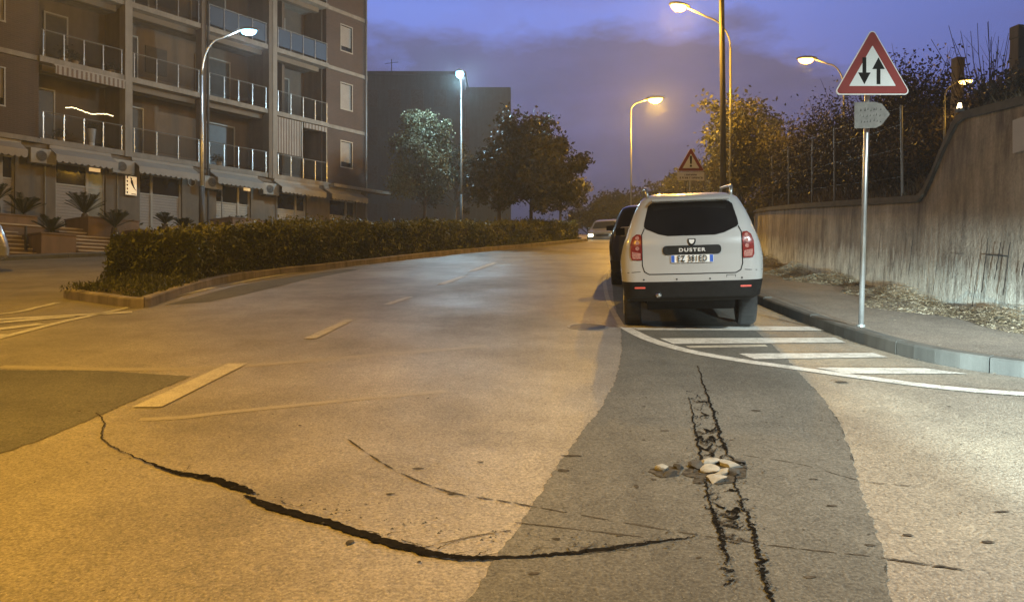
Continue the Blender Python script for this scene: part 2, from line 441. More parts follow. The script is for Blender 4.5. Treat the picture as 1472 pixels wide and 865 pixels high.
# white lines
DZ = .008
def line_px(name, pts, w, mat=M['marking'], n=8):
    return ribbon(name, [(p.x, p.y) for p in smoothline([G(a, b) for a, b in pts], n)], w, DZ, mat)
line_px('edge_line', [(-300, 560), (0, 486), (90, 463), (160, 448), (235, 430), (320, 411), (400, 396), (480, 385), (530, 381)], .12)
line_px('edge_line', [(-200, 468), (0, 452), (55, 442), (84, 435)], .12)
for a, b, c, d in ((-260, 486, 105, 455), (-60, 463, 190, 449), (-300, 510, 60, 466), (-350, 545, 5, 481)):
    line_px('hatch_bar', [(a, b), (c, d)], .22, n=3)
line_px('parking_line', [(905, 372), (880, 384), (870, 398), (871, 420), (879, 443), (893, 468)], .075, M['marking_old'])
line_px('parking_line', [(893, 468), (930, 487), (985, 504), (1060, 518), (1145, 530), (1240, 543), (1350, 557), (1472, 567), (1800, 585)], .15)
def quad_px(name, q, mat=M['marking']):
    return sheet(name, gp(*q), DZ, mat)
quad_px('lane_dash', [(190, 586), (232, 586), (356, 523), (328, 523)], M['marking_old'])
quad_px('lane_dash', [(437, 487), (455, 487), (509, 460), (497, 460)], M['marking_old'])
quad_px('lane_dash', [(551, 438), (562, 438), (594, 427), (584, 427)], M['marking_old'])
quad_px('lane_dash', [(628, 409), (640, 409), (672, 397), (664, 397)])
quad_px('lane_dash', [(672, 390), (682, 390), (716, 378), (708, 378)])
for q in ([(902, 469), (1172, 470), (1190, 476), (918, 475)], [(948, 487), (1200, 486), (1216, 493), (968, 495)],
          [(1062, 509), (1255, 508), (1276, 514), (1085, 517)], [(1172, 529), (1330, 530), (1392, 538), (1218, 538)]):
    quad_px('hatch_bar', q)
quad_px('hatch_bar', [(985, 498), (1100, 496), (1104, 499), (992, 501)], M['marking_old'])
for pts, w in (([(0, 527), (200, 531), (330, 527), (520, 512), (700, 497)], .09), ([(200, 603), (260, 600), (330, 592), (500, 575), (640, 562)], .06)):
    ribbon('faded_line', [(p.x, p.y) for p in smoothline([G(a, b) for a, b in pts], 8)], w*1.5, .0022, M['marking_faint'])

# cracks
def crack(pts, wfun, jit=.01, mat=M['crack'], dz=.0092, seg=18):
    base = smoothline([G(a, b) for a, b in pts], seg); line = []
    jx = jy = 0
    for i, p in enumerate(base):
        jx = jx*.6+random.uniform(-jit, jit); jy = jy*.6+random.uniform(-jit, jit)
        line.append((p.x+jx, p.y+jy))
    r0 = [random.uniform(.6, 1.3) for _ in range(400)]; fq = len(base)/3.2
    def sm_(x): i = int(x); f = x-i; return r0[i % 400]*(1-f)+r0[(i+1) % 400]*f
    def w(t):
        k = wfun(t); return (k*.5*(sm_(t*fq)*.7+sm_(t*fq*2.7+90)*.3), k*.5*(sm_(t*fq*.8+200)*.7+sm_(t*fq*2.2+300)*.3))
    return ribbon('road_crack', line, w, dz, mat)
def interp(tab):
    def f(t):
        for (a, b), (c, d) in zip(tab, tab[1:]):
            if a <= t <= c: return b+(d-b)*(t-a)/(c-a+1e-9)
        return tab[-1][1]
    return f
crack([(178, 651), (215, 667), (255, 681), (300, 688), (335, 700), (368, 711)], interp([(0, .003), (.25, .022), (.55, .055), (.85, .062), (1, .012)]), .005, seg=34)
crack([(350, 714), (400, 733), (470, 752), (540, 775), (610, 795), (670, 804), (730, 803), (800, 799), (870, 791), (940, 781), (1000, 774)], interp([(0, .012), (.08, .062), (.3, .060), (.5, .044), (.62, .022), (.8, .034), (1, .004)]), .005, seg=34)
for q_ in range(22):
    k_ = random.random(); x_ = 230+k_*720; y_ = (672+(x_-230)*.30) if x_ < 640 else (800-(x_-700)*.07)
    y_ += random.uniform(-3, 3); s_ = random.choice((-1, 1))
    crack([(x_, y_), (x_+random.uniform(6, 16), y_+s_*random.uniform(2, 7)), (x_+random.uniform(18, 40), y_+s_*random.uniform(3, 12))], lambda t: .007*(1-t)+.0015, .005, M['crack_soft'], seg=8)
crack([(140, 594), (150, 610), (146, 632), (178, 651)], lambda t: .012, .006, M['crack_soft'])
crack([(1003, 527), (1012, 556), (1025, 590), (1034, 625), (1042, 648)], interp([(0, .006), (.5, .020), (1, .018)]), .007, seg=30)
crack([(990, 572), (996, 600), (1003, 632), (1008, 662)], interp([(0, .004), (.6, .014), (1, .018)]), .006, seg=30)
crack([(1013, 690), (1018, 712), (1024, 738)], interp([(0, .014), (1, .006)]), .005, seg=30)
crack([(1022, 732), (1029, 750), (1035, 768), (1040, 790), (1046, 815)], interp([(0, .008), (.35, .030), (.7, .02), (1, .004)]), .008, seg=30)
crack([(1040, 640), (1052, 662), (1058, 700), (1066, 730)], interp([(0, .014), (.5, .012), (1, .008)]), .010, seg=30)
crack([(1064, 722), (1078, 752), (1090, 790), (1098, 830), (1112, 875), (1125, 920)], interp([(0, .008), (.3, .020), (1, .013)]), .010, seg=34)
RC = random.Random(5)
def trench_x(y, t):
    xl = 990+(y-570)*.165 if y < 690 else 1012+(y-690)*.27
    xr = 1008+(y-556)*.40 if y < 650 else 1046+(y-650)*.30
    return xl+(xr-xl)*t
for a in range(46):
    y = RC.choice((RC.uniform(570, 660), RC.uniform(622, 668), RC.uniform(695, 780), RC.uniform(748, 782)))
    t0 = RC.uniform(-.05, .6); t1 = min(1.05, t0+RC.uniform(.2, .6)); n = 3
    pts = [(trench_x(y, t0+(t1-t0)*k/n), y+RC.uniform(-5, 5)) for k in range(n+1)]
    wmax = RC.choice((.006, .009, .016, .024))
    crack(pts, lambda t: wmax*(math.sin(PI*min(max(t, .03), .97))**.7+.05), .010, M['crack'] if RC.random() < .6 else M['crack_soft'], seg=8)
for a in range(26):   # short spurs off the two long cracks
    y = RC.uniform(560, 850); side = RC.choice((-.04, 1.0)); x = trench_x(y, side)
    crack([(x, y), (x+RC.choice((-1, 1))*RC.uniform(4, 10), y+RC.uniform(-3, 3)), (x+RC.choice((-1, 1))*RC.uniform(6, 16), y+RC.uniform(-5, 5))], lambda t: .010*(1-t)+.002, .006, M['crack'], seg=6)
# crumbs of asphalt lying along the cracks
cb = MB()
for _ in range(420):
    k = RC.random()
    if k < .55: y = RC.uniform(560, 850); x = trench_x(y, RC.choice((0, 1)))+RC.gauss(0, 7)
    elif k < .8: x = 1026+RC.gauss(0, 40); y = 678+RC.gauss(0, 14)
    else:
        q = RC.random(); x = 350+q*650; y = 714+90*math.sin(q*PI*.55)-q*28+RC.gauss(0, 7)
    c = G(x, y); s = RC.uniform(.003, .010); z = gz(c.y)+.013
    cb.add([(c.x-s, c.y-s*.7, z), (c.x+s, c.y-s*.4, z), (c.x+s*.3, c.y+s, z), (c.x+RC.uniform(-.3, .3)*s, c.y, z+s*.8)], [(0, 1, 3), (1, 2, 3), (2, 0, 3)])
cb.build('asphalt_crumbs', M['stone_dark'])['kind'] = 'stuff'
# long hairlines left by old joints, drawn in broken pieces as in the street
def broken(pts, w, gaps, mat=M['crack_soft']):
    base = smoothline([G(a, b) for a, b in pts], 40); i = 0
    while i < len(base)-6:
        L = random.randint(6, 22)*gaps[0]//10+3; seg = base[i:i+L+1]
        if len(seg) > 3:
            line = [(p.x, p.y+random.uniform(-.003, .003)) for p in seg]; n = len(line)
            ribbon('road_crack', line, lambda t: w*math.sin(PI*min(max(t, .04), .96))**.5, .0056, mat)
        i += L+random.randint(1, gaps[1])
broken([(500, 632), (560, 672), (640, 706), (740, 724), (850, 744), (980, 766), (1060, 778), (1150, 790), (1260, 802), (1400, 822)], .014, (9, 7))
broken([(740, 752), (830, 762), (925, 773)], .013, (20, 2))
broken([(600, 790), (680, 772), (735, 763)], .009, (20, 1))
broken([(1070, 655), (1150, 668), (1240, 692), (1330, 700)], .009, (6, 10))
# dark specks and scuffs scattered over the surface
sc = MB()
spots = [(820, 656, 22, 3), (810, 677, 14, 5), (1210, 550, 14, 2.5), (1085, 591, 12, 2.5), (1195, 728, 14, 3), (1165, 831, 16, 4), (1305, 770, 15, 3), (1420, 780, 15, 3), (890, 771, 9, 3), (800, 776, 10, 3), (503, 781, 9, 7), (602, 809, 5, 3), (560, 711, 12, 2), (600, 674, 14, 2), (650, 711, 10, 2), (690, 665, 8, 2), (955, 620, 10, 2), (1440, 736, 20, 2), (1250, 785, 12, 3), (1005, 803, 8, 3), (1085, 782, 10, 3), (1170, 690, 10, 2.5), (1350, 815, 14, 3), (940, 690, 8, 4), (915, 700, 5, 5), (768, 826, 16, 4)]
for _ in range(90):
    px = random.uniform(20, 1450); py = random.uniform(560, 860)
    spots.append((px, py, random.uniform(1, 4.5), random.uniform(.6, 1.5)))
for px, py, a, b in spots:
    c = G(px, py); s = c.y/F; dy = c.y*c.y/1602
    n = 9; ring = []
    for k in range(n):
        r = random.uniform(.4, .8); x = c.x+math.cos(2*PI*k/n)*a*s*r; y = c.y+math.sin(2*PI*k/n)*b*dy*r*.8
        ring.append((x, y, gz(y)+.0066))
    sc.add(ring, [tuple(range(n))])
sc.build('road_scuffs', M['crack_soft'])['kind'] = 'structure'

# broken stones in the trench
def stone(c, sx, sy, sz, mat, seed, label, group):
    bm = bmesh.new(); bmesh.ops.create_icosphere(bm, subdivisions=3, radius=1)
    r = random.Random(seed)
    planes = [Vector((r.uniform(-1, 1), r.uniform(-1, 1), r.uniform(-.5, 1))).normalized() for _ in range(9)]+[Vector((0, 0, 1)), Vector((0, 0, -1))]
    for v in bm.verts:
        for p in planes:
            d = v.co.dot(p)
            if d > .5: v.co -= p*(d-.5)
        v.co = Vector((v.co.x*sx, v.co.y*sy, v.co.z*sz))
    me = bpy.data.meshes.new('broken_stone'); bm.to_mesh(me); bm.free()
    o = link('broken_stone', me, mat); o.location = c; o.rotation_euler = (r.uniform(-.15, .15)+.117, r.uniform(-.15, .15), r.uniform(-.5, .5))
    tag(o, label, 'stone', group); return o
STN = [(1018, 668, 14, 'pale', 'pale flat stone at the back left of the rubble in the dark road patch'),
       (1048, 672, 15, 'pale', 'longest pale stone at the back of the rubble in the dark road patch'),
       (1016, 680, 13, 'pale', 'pale stone leaning on the left edge of the rubble heap'),
       (1042, 682, 12, 'pale', 'pale stone in the middle front of the rubble heap'),
       (1030, 692, 16, 'pale', 'wide pale stone lying nearest the camera below the rubble heap'),
       (999, 673, 11, 'dark', 'dark chunk of asphalt touching the left end of the pale stones'),
       (1060, 668, 8, 'dark', 'dark chunk of asphalt at the right end of the pale stones'),
       (953, 676, 9, 'pale', 'small pale stone in the dark pieces left of the rubble heap'),
       (962, 685, 8, 'dark', 'small dark asphalt chunk left of the rubble heap, nearer the camera'),
       (975, 675, 8, 'dark', 'small dark asphalt chunk between the lone pale stone and the heap'),
       (1056, 684, 9, 'dark', 'dark chunk of asphalt on the front right of the rubble heap')]
for i, (px, py, hw, kd, lb) in enumerate(STN):
    c = G(px, py); s = c.y/F; c.z += .012+.006
    stone(c, hw*s*1.5, hw*s*1.15, .034, M['stone_pale' if kd == 'pale' else 'stone_dark'], i*3+1, lb, 'broken stones in the road trench')
pot = []
for k in range(26):
    a = 2*PI*k/26; r = random.uniform(.75, 1.1); pot.append((1026+48*math.cos(a)*r, 678+20*math.sin(a)*r))
sheet('pothole', gp(*pot), .0080, M['crack_soft'], jag=.004)
pot = [(958+26*math.cos(2*PI*k/16)*random.uniform(.7, 1.1), 679+9*math.sin(2*PI*k/16)*random.uniform(.7, 1.1)) for k in range(16)]
sheet('pothole', gp(*pot), .0080, M['crack_soft'], jag=.004)

# manhole cover
c = G(845, 470)
mh = empty('manhole_cover', c, 0, math.atan(SLOPE)); tag(mh, 'round iron manhole cover sunk in the pale road beside the white car', 'manhole cover')
def disc(m, r0, r1, z0, z1, n=36):
    vs = []; 
    for r, z in ((r0, z0), (r1, z0), (r1, z1), (r0, z1)):
        vs += [(r*math.cos(2*PI*k/n), r*math.sin(2*PI*k/n), z) for k in range(n)]
    fs = []
    for q in range(4):
        for k in range(n): fs.append((q*n+k, q*n+(k+1) % n, ((q+1) % 4)*n+(k+1) % n, ((q+1) % 4)*n+k))
    m.add(vs, fs); return m
disc(MB(), .235, .265, .001, .006).build('frame', M['steel_dull'], mh)
disc(MB(), .001, .225, .001, .004).build('lid', M['steel_dark'], mh)

# kerb of the pavement on the right
def kerb(name, line, w=.14, h=.14, joint=1.0, mat=M['kerb'], side=1):
    m = MB(); n = len(line); acc = 0
    P_ = [Vector((a, b, 0)) for a, b in line]
    # resample
    res = [P_[0]]; 
    for i in range(n-1):
        a, b = P_[i], P_[i+1]; L = (b-a).length; k = max(1, int(L/.25))
        for j in range(1, k+1): res.append(a.lerp(b, j/k))
    cum = [0]
    for i in range(1, len(res)): cum.append(cum[-1]+(res[i]-res[i-1]).length)
    def frame(s):
        s = min(max(s, 0), cum[-1]-1e-4)
        for i in range(1, len(res)):
            if cum[i] >= s:
                t = (s-cum[i-1])/(cum[i]-cum[i-1]); p = res[i-1].lerp(res[i], t); d = (res[i]-res[i-1]).normalized(); return p, Vector((d.y, -d.x, 0))*side
    s = 0
    while s < cum[-1]-.1:
        e = min(s+joint-.012, cum[-1]); ks = 4; vs = []; dh = random.uniform(-.006, .006)
        for k in range(ks+1):
            p, nn = frame(s+(e-s)*k/ks)
            for off, z in ((0, -.05), (0.008, h-.02), (.025, h), (w, h+.002), (w, -.05)):
                q = p+nn*off; q.z = gz(q.y)+z+(dh if z > 0 else 0); vs.append(q)
        fs = []
        for k in range(ks):
            for j in range(4): a = k*5+j; fs.append((a, a+5, a+6, a+1))
        fs.append((0, 1, 2, 3, 4)); fs.append(tuple(ks*5+j for j in reversed(range(5))))
        m.add(vs, fs); s += joint
    return tag(m.build(name, mat), kind='structure')
kerb('kerb', [p for p in kerb_line if p[1] < 60 and p[0] < 25], side=1)

# retaining wall base line and the pavement between
WALL = [(40, 6.2), (14, 6.6), (8.2, 6.95), (6.6, 7.3), (6.06, 8.1), (6.0, 10), (6.02, 11.2), (6.12, 13), (6.3, 16), (6.6, 18.5), (7.15, 21.5), (8.3, 26), (9.9, 31), (13.5, 39), (18, 47), (28, 60)]
wall_line = [(p.x, p.y) for p in smoothline([(a, b, 0) for a, b in WALL], 8)]
pv = [p for p in kerb_line if p[1] < 60]
sheet('pavement', [(a+.10, b) for a, b in pv if b > 8]+[(a, b) for a, b in reversed(wall_line)]+[(30, 4.3), (20, 4.42), (10, 4.95), (7.3, 5.42), (5.8, 6.02), (4.87, 6.62), (4.27, 7.3), (4.05, 8.0)], .132, M['pavement'])

# median island with its kerb
F_EDGE = [G(*p) for p in ((212, 442), (330, 405), (480, 386), (530, 380), (660, 365), (780, 354), (845, 347))]
fe = smoothline([(p.x, p.y, 0) for p in F_EDGE], 6)
be = []
for i, p in enumerate(fe):
    d = (fe[min(i+1, len(fe)-1)]-fe[max(i-1, 0)]).normalized(); be.append(p+Vector((-d.y, d.x, 0))*1.9)
be[0] = Vector((G(90, 428).x, G(90, 428).y, 0)); be[1:4] = []
isl = [(p.x, p.y) for p in fe]+[(p.x, p.y) for p in reversed(be)]
sheet('median_bed', isl, .11, M['soil'])
kerb('kerb', [(p.x, p.y) for p in reversed(be)]+[(be[0].x+.12, be[0].y-.16), (fe[0].x-.22, fe[0].y-.08)]+[(p.x, p.y) for p in fe], w=.15, h=.15, joint=.9, mat=plastermat('island_kerb', (.26, .22, .17), .5), side=-1)
# ================================================================ retaining wall and bank
def wall_x(y): return at_y(wall_line, y)
def wtop(y):
    if y >= 11.35: return 1.585+(y-11.35)*.105
    if y >= 10.3:
        t = (11.35-y)/1.05; t = t*t*(3-2*t)*.35+t*.65; return 1.57+t*.97
    return 2.56-.10*(10.3-y)
wl = []
for i in range(len(wall_line)-1):
    a, b = Vector((*wall_line[i], 0)), Vector((*wall_line[i+1], 0)); k = max(1, int((b-a).length/.25))
    for j in range(k): wl.append(a.lerp(b, j/k))
def wn(i):
    d = (wl[min(i+1, len(wl)-1)]-wl[max(i-1, 0)]).normalized(); return Vector((d.y, -d.x, 0))
wr = empty('retaining_wall', (6, 10, gz(10))); tag(wr, 'stained concrete retaining wall along the right pavement with a stepped sloping top', 'wall')
OFF = Vector((-6, -10, -gz(10)))
def wstrip(prof):
    m = MB(); n = len(prof(0))
    for i, p in enumerate(wl): 
        for off, z in prof(i): q = p+wn(i)*off; m.v.append((q.x, q.y, z))
    for i in range(len(wl)-1):
        for j in range(n): a = i*n+j; b = i*n+(j+1) % n; m.f.append((a, a+n, b+n, b))
    m.f.append(tuple(range(n))); m.f.append(tuple((len(wl)-1)*n+j for j in range(n)))
    return m
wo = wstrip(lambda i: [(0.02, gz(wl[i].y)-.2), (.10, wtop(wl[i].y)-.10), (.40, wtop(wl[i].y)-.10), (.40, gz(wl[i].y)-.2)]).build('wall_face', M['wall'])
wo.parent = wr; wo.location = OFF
co = wstrip(lambda i: [(.05, wtop(wl[i].y)-.10), (.05, wtop(wl[i].y)), (.44, wtop(wl[i].y)+.01), (.44, wtop(wl[i].y)-.10)]).build('coping', M['cap'])
co.parent = wr; co.location = OFF
def on_wall(px, py, proud=.026):
    k = (px-736)/F
    for i in range(len(wl)-1):
        a, b = wl[i], wl[i+1]
        fa, fb = a.x-k*a.y, b.x-k*b.y
        if fa*fb <= 0 and a.y > 8.3 and fa != fb:
            p = a.lerp(b, fa/(fa-fb)); nn = wn(i); z = (432.5-py)/F*p.y
            hh = (z-gz(p.y))/max(.5, wtop(p.y)-gz(p.y)); q = p+nn*(.02+.08*hh-proud); q.z = z; return q, (b-a).normalized()
def wall_mark(lines, mat, name='drip_mark'):
    m = MB()
    for pts, w in lines:
        prev = None; seq = []
        for (x0, y0), (x1, y1) in zip(pts, pts[1:]):
            k = max(2, int(math.hypot(x1-x0, y1-y0)/5))
            seq += [(x0+(x1-x0)*j/k+random.uniform(-.5, .5), y0+(y1-y0)*j/k) for j in range(k)]
        seq.append(pts[-1])
        vs = []
        horiz = abs(pts[0][0]-pts[-1][0]) > abs(pts[0][1]-pts[-1][1])
        for j, (x, y) in enumerate(seq):
            q, d = on_wall(x, y); ww = w*random.uniform(.6, 1.2)/2
            o_ = Vector((0, 0, ww)) if horiz else d*ww
            vs += [q-o_, q+o_]
        m.add(vs, [(2*j, 2*j+1, 2*j+3, 2*j+2) for j in range(len(seq)-1)])
    o = m.build(name, mat); o.parent = wr; o.location = OFF
wall_mark([([(1417, 342), (1415, 370), (1412, 400), (1410, 420)], .022), ([(1416, 366), (1446, 368)], .02), ([(1436, 348), (1432, 375), (1428, 402)], .02),
           ([(1449, 348), (1446, 380), (1441, 424)], .022), ([(1405, 372), (1401, 410), (1397, 446)], .014), ([(1370, 368), (1368, 400)], .014), ([(1372, 365), (1383, 364)], .012),
           ([(1347, 355), (1343, 400), (1338, 432)], .014), ([(1284, 362), (1281, 390)], .014), ([(1284, 361), (1294, 361), (1292, 388)], .013), ([(1308, 345), (1304, 395)], .018),
           ([(1330, 360), (1327, 400)], .010), ([(1354, 400), (1353, 440)], .008), ([(1470, 375), (1467, 396)], .02), ([(1262, 335), (1260, 372)], .014), ([(1240, 340), (1239, 375)], .012)], M['mark_black'])
0 and wall_mark([([(0, 0), (0, 0)], 0), ([(1390, 375), (1387, 405)], .05), ([(1350, 325), (1347, 360)], .05)][:0],
          plain('brown_damp_streak', (.075, .058, .044), .9, var=.4, scale=9), 'damp_streak')
wall_mark([([(1108, 310), (1108, 372)], .03), ([(1220, 300), (1219, 395)], .02)], M['crack_soft'], 'expansion_joint')

def bank_z(x, y):
    wx = wall_x(min(max(y, 8.1), 46)); d = max(0, x-wx-.4)
    pr = [(0, -.15), (.6, .15), (1.5, .65), (3, 1.25), (6, 2.1), (12, 3.0), (60, 6)]
    h = pr[-1][1]
    for (a, b), (c, e) in zip(pr, pr[1:]):
        if a <= d <= c: h = b+(e-b)*(d-a)/(c-a); break
    return wtop(max(y, 9.5))+h*min(1, max(.55, (y-6)/10))
m = MB(); offs = [.36, .7, 1.2, 2, 3, 4.5, 7, 12, 25, 60]
sub = wl[::2]; 
for i, p in enumerate(sub):
    nn = wn(min(2*i, len(wl)-2)); 
    yy = p.y
    for d in offs:
        q = p+nn*d
        pr = [(0, -.15), (.6, .15), (1.5, .65), (3, 1.25), (6, 2.1), (12, 3.0), (60, 6)]
        h = 6
        for (a, b), (c, e) in zip(pr, pr[1:]):
            if a <= d-.3 <= c: h = b+(e-b)*(d-.3-a)/(c-a); break
        h *= min(1, max(.55, (yy-6)/10))
        z = wtop(max(yy, 9.5))+h+(0.12*math.sin(q.x*2.1+q.y*1.3)+.1*math.sin(q.y*3.7)) * min(1, d-.3)
        m.v.append((q.x, q.y, z))
k = len(offs)
for i in range(len(sub)-1):
    if sub[i].y > 44 : break
    for j in range(k-1): a = i*k+j; m.f.append((a, a+k, a+k+1, a+1))
tag(m.build('bank', M['bank'], smooth=True), kind='structure')

# dry grass and stalks that cover the bank (uncountable)
n = 34000
yy = RNG.uniform(8.3, 34, n); dd = RNG.uniform(.02, 1, n)**1.3*7.5
C = np.array([[wall_x(y)+.42+d, y, 0] for y, d in zip(yy, dd)])
C[:, 2] = [bank_z(a, b) for a, b in zip(C[:, 0], C[:, 1])]
hgt = RNG.uniform(.12, .42, n)*(1+.5*lump(C, .7, 3))
A = np.stack([RNG.normal(0, .45, n), RNG.normal(0, .45, n), np.ones(n)], 1); A /= np.linalg.norm(A, axis=1, keepdims=True)
C += A*hgt[:, None]*.5
B = np.cross(A, rdir(n)); B /= np.linalg.norm(B, axis=1, keepdims=True)
quads_mesh('dry_grass', C, A*hgt[:, None]*.55, B*RNG.uniform(.008, .02, (n, 1)), M['drygrass'])['kind'] = 'stuff'

def shrub(px, Y, toppy, rad, label, mat=M['shrub'], n=5200, size=.036, group='scrubby bushes on the bank above the wall', twigs=14, cat='shrub', name='shrub', base=None):
    X = (px-736)/F*Y; zt = (432.5-toppy)/F*Y; zb = bank_z(X, Y)-.1 if base is None else base
    H = max(.6, zt-zb)
    root = empty(name, (X, Y, zb)); tag(root, label, cat, group)
    nb = 16; cs = rdir(nb)*RNG.uniform(.3, .85, (nb, 1)); cs[:, 2] = cs[:, 2]*.5
    cen = np.stack([cs[:, 0]*rad, cs[:, 1]*rad, H*(.52+.42*cs[:, 2]/.5*.9)], 1)
    w = RNG.integers(0, nb, n)
    Cc = cen[w]+RNG.normal(0, 1, (n, 3))*np.array([rad*.24, rad*.24, H*.12])
    k = n//5   # loose outer sprays
    Cc[:k] = cen[w[:k]]*1.08+RNG.normal(0, 1, (k, 3))*np.array([rad*.33, rad*.33, H*.17])
    Cc[:, 2] = np.clip(Cc[:, 2], .02, H*1.06)
    leaves('foliage', Cc, size, mat, root)
    t = MB()
    for _ in range(twigs):
        a = random.uniform(0, 2*PI); r = rad*random.uniform(.2, 1.0); hh = H*random.uniform(.75, 1.12)
        t.tube([(0, 0, 0), (math.cos(a)*r*.4, math.sin(a)*r*.4, hh*.5), (math.cos(a)*r+random.uniform(-.1, .1), math.sin(a)*r, hh)], [.018, .010, .003], 4, cap=False)
    t.build('stem', M['bark'], root)
    return root
SH = [(1490, 10.6, 92, .75, 'brown scrub bush at the right edge of the photo around the tall concrete post'),
      (1440, 11.6, 112, .7, 'brown scrub bush just left of the tall concrete post'),
      (1398, 12.8, 140, .7, 'low brown bush between the two concrete posts under the bare twigs'),
      (1350, 14.5, 108, .8, 'dark bush right around the shorter concrete post'),
      (1312, 15.5, 84, .85, 'dark leafy bush just right of the two arrow sign'),
      (1272, 17.0, 104, 1.0, 'dark bush directly behind the two arrow sign'),
      (1232, 19.0, 122, 1.1, 'dark bush behind the left half of the two arrow sign'),
      (1196, 21.0, 150, 1.1, 'dark bush on the bank left of the two arrow sign'),
      (1160, 23.5, 186, 1.1, 'smaller dark bush at the foot of the curved lamp arm left of the arrow sign')]
for a in SH: shrub(*a)
for px, Y, tp, r, lb in ((1330, 13.2, 190, .6, 'low dark bush on the wall top below the orange lamp'), (1285, 14.2, 190, .8, 'low dark bush behind the arrow shaped plate'),
                         (1245, 15.8, 185, .8, 'low dark bush behind the sign pole'), (1205, 17.5, 195, .8, 'low dark bush between the thin fence posts left of the sign pole'),
                         (1170, 19.5, 215, .9, 'low dark bush behind the leftmost thin fence posts'), (1135, 22, 235, .9, 'low dark bush above the left end of the visible wall')):
    shrub(px, Y, tp, r, lb, n=4200)
for px, Y, tp, r, mt, lb in ((1066, 25.5, 158, .75, M['ivy'], 'tall pale ivy covered bush right beside the thick wooden pole'), (1104, 27.5, 186, 1.0, M['ivy'], 'pale ivy covered bush right of the tallest ivy bush'),
                             (1128, 30, 182, 1.2, M['shrub'], 'dark bush behind the ivy covered ones'), (1050, 32, 200, 1.1, M['ivy'], 'ivy bush showing behind the thick wooden pole'),
                             (1018, 40, 246, 1.8, M['shrub'], 'dark bush behind the warning sign pole')):
    shrub(px, Y, tp, r, lb, mt, n=7500, size=.05, group='ivy covered bushes by the wooden pole')
# bare winter twigs against the sky
X = (1424-736)/F*12; zb = bank_z(X, 12)
r_ = empty('bare_bush', (X, 12, zb)); tag(r_, 'leafless bush of thin upright twigs between the two concrete posts', 'bush')
t = MB()
for _ in range(46):
    a = random.gauss(0, .5); H = random.uniform(1.1, 2.5); y = random.uniform(-.3, .3)
    p = [(random.uniform(-.12, .12), 0, 0)]
    for k in range(1, 6): p.append((a*.9*k/5*(k/5)**.3+random.uniform(-.03, .03), y*k/5, H*k/5))
    t.tube(p, [.016, .013, .011, .008, .006, .004], 4, cap=False)
    for _ in range(3):
        b = Vector(p[random.randint(2, 4)]); t.tube([b, b+Vector((random.uniform(-.2, .2), random.uniform(-.1, .1), random.uniform(.15, .4)))], [.004, .0015], 3, cap=False)
t.tube([(-.3, 0, 1.0), (-.1, 0, .93), (.1, .02, .95), (.33, 0, 1.05)], .015, 5)
t.build('twigs', M['bark'], r_)

# fence on top of the wall: thin posts with wires
fr = empty('wire_fence', (6.4, 13, wtop(13))); tag(fr, 'wire fence of thin grey posts standing on the retaining wall', 'fence')
tops = []
for px, Y in ((1298, 12.4), (1218, 15.4), (1190, 16.9), (1145, 19.2), (1112, 22.0)):
    X = wall_x(Y)+.3; zb = wtop(Y)-.05; h = 1.55
    b = Vector((X, Y, zb)); tp = b+Vector((random.uniform(-.03, .03), 0, h)); tops.append((b, tp))
    o = MB().tube([b, tp], .021 if Y > 12 else .018, 6).build('post', M['steel_dull']); o.parent = fr; o.location = -fr.location
tops.sort(key=lambda q: q[0].y); w_ = MB()
for (a, b), (c, d) in zip(tops, tops[1:]):
    for t_ in (.25, .55, .8, .98): w_.tube([a.lerp(b, t_), a.lerp(b, t_).lerp(c.lerp(d, t_), .5)-Vector((0, 0, .02)), c.lerp(d, t_)], .0022, 3, cap=False)
o = w_.build('wire', M['steel_dull'], fr); o.location = -fr.location
for px, top, Y, w, lb in ((1372, 85, 13, .14, 'shorter weathered concrete post standing in the scrub on the bank'), (1460, 40, 10.6, .15, 'tall dark concrete post at the right edge on the bank')):
    X = (px-736)/F*Y; zt = (432.5-top)/F*Y; zb = bank_z(X, Y)-.3
    m = MB(); m.box(-w/2, w/2, -w/2, w/2, 0, zt-zb); m.box(-w/2-.012, w/2+.004, -w/2-.01, w/2, zt-zb-.16, zt-zb+.02)
    o = m.build('concrete_post', M['fence_concrete'], bevel=.012); o.location = (X, Y, zb); o.rotation_euler = (0, .03, .2)
    tag(o, lb, 'post')

# heap of dead leaves and litter along the foot of the wall
n = 30000
yy = RNG.uniform(6.6, 24, n); u = RNG.uniform(0, 1, n)**1.5
wid = .62+.25*np.sin(yy*1.3)+.15*np.sin(yy*3.1)
C = np.array([[at_y(wall_line, y) if y > 8.3 else at_y(wall_line, 8.3), y, 0] for y in yy])
C[:, 0] += .06-u*wid-.05; hh = np.maximum(0, .16*(1-u))*(1+.5*np.sin(yy*2.3))*RNG.uniform(0, 1, n)
C[:, 2] = [gz(b) for b in C[:, 1]]; C[:, 2] += .14+hh
a = rdir(n); a[:, 2] *= .35; b = np.cross(a, rdir(n)); b[:, 2] *= .5
quads_mesh('leaf_litter', C, a*RNG.uniform(.02, .055, (n, 1)), b*RNG.uniform(.008, .018, (n, 1)), M['litter'])['kind'] = 'stuff'
n = 2600   # loose leaves on the pavement and in the gutter
yy = RNG.uniform(6.8, 18, n); C = np.zeros((n, 3)); C[:, 1] = yy
for i, y in enumerate(yy):
    kx = at_y(kerb_line, y); wx = at_y(wall_line, max(y, 8.3)); 
    if i % 4 == 0: C[i, 0] = kx-abs(RNG.normal(0, .08)); C[i, 2] = gz(y)+.012
    else: C[i, 0] = RNG.uniform(kx+.2, wx); C[i, 2] = gz(y)+.142
a = rdir(n); a[:, 2] *= .12; b = np.cross(a, rdir(n)); b[:, 2] *= .2
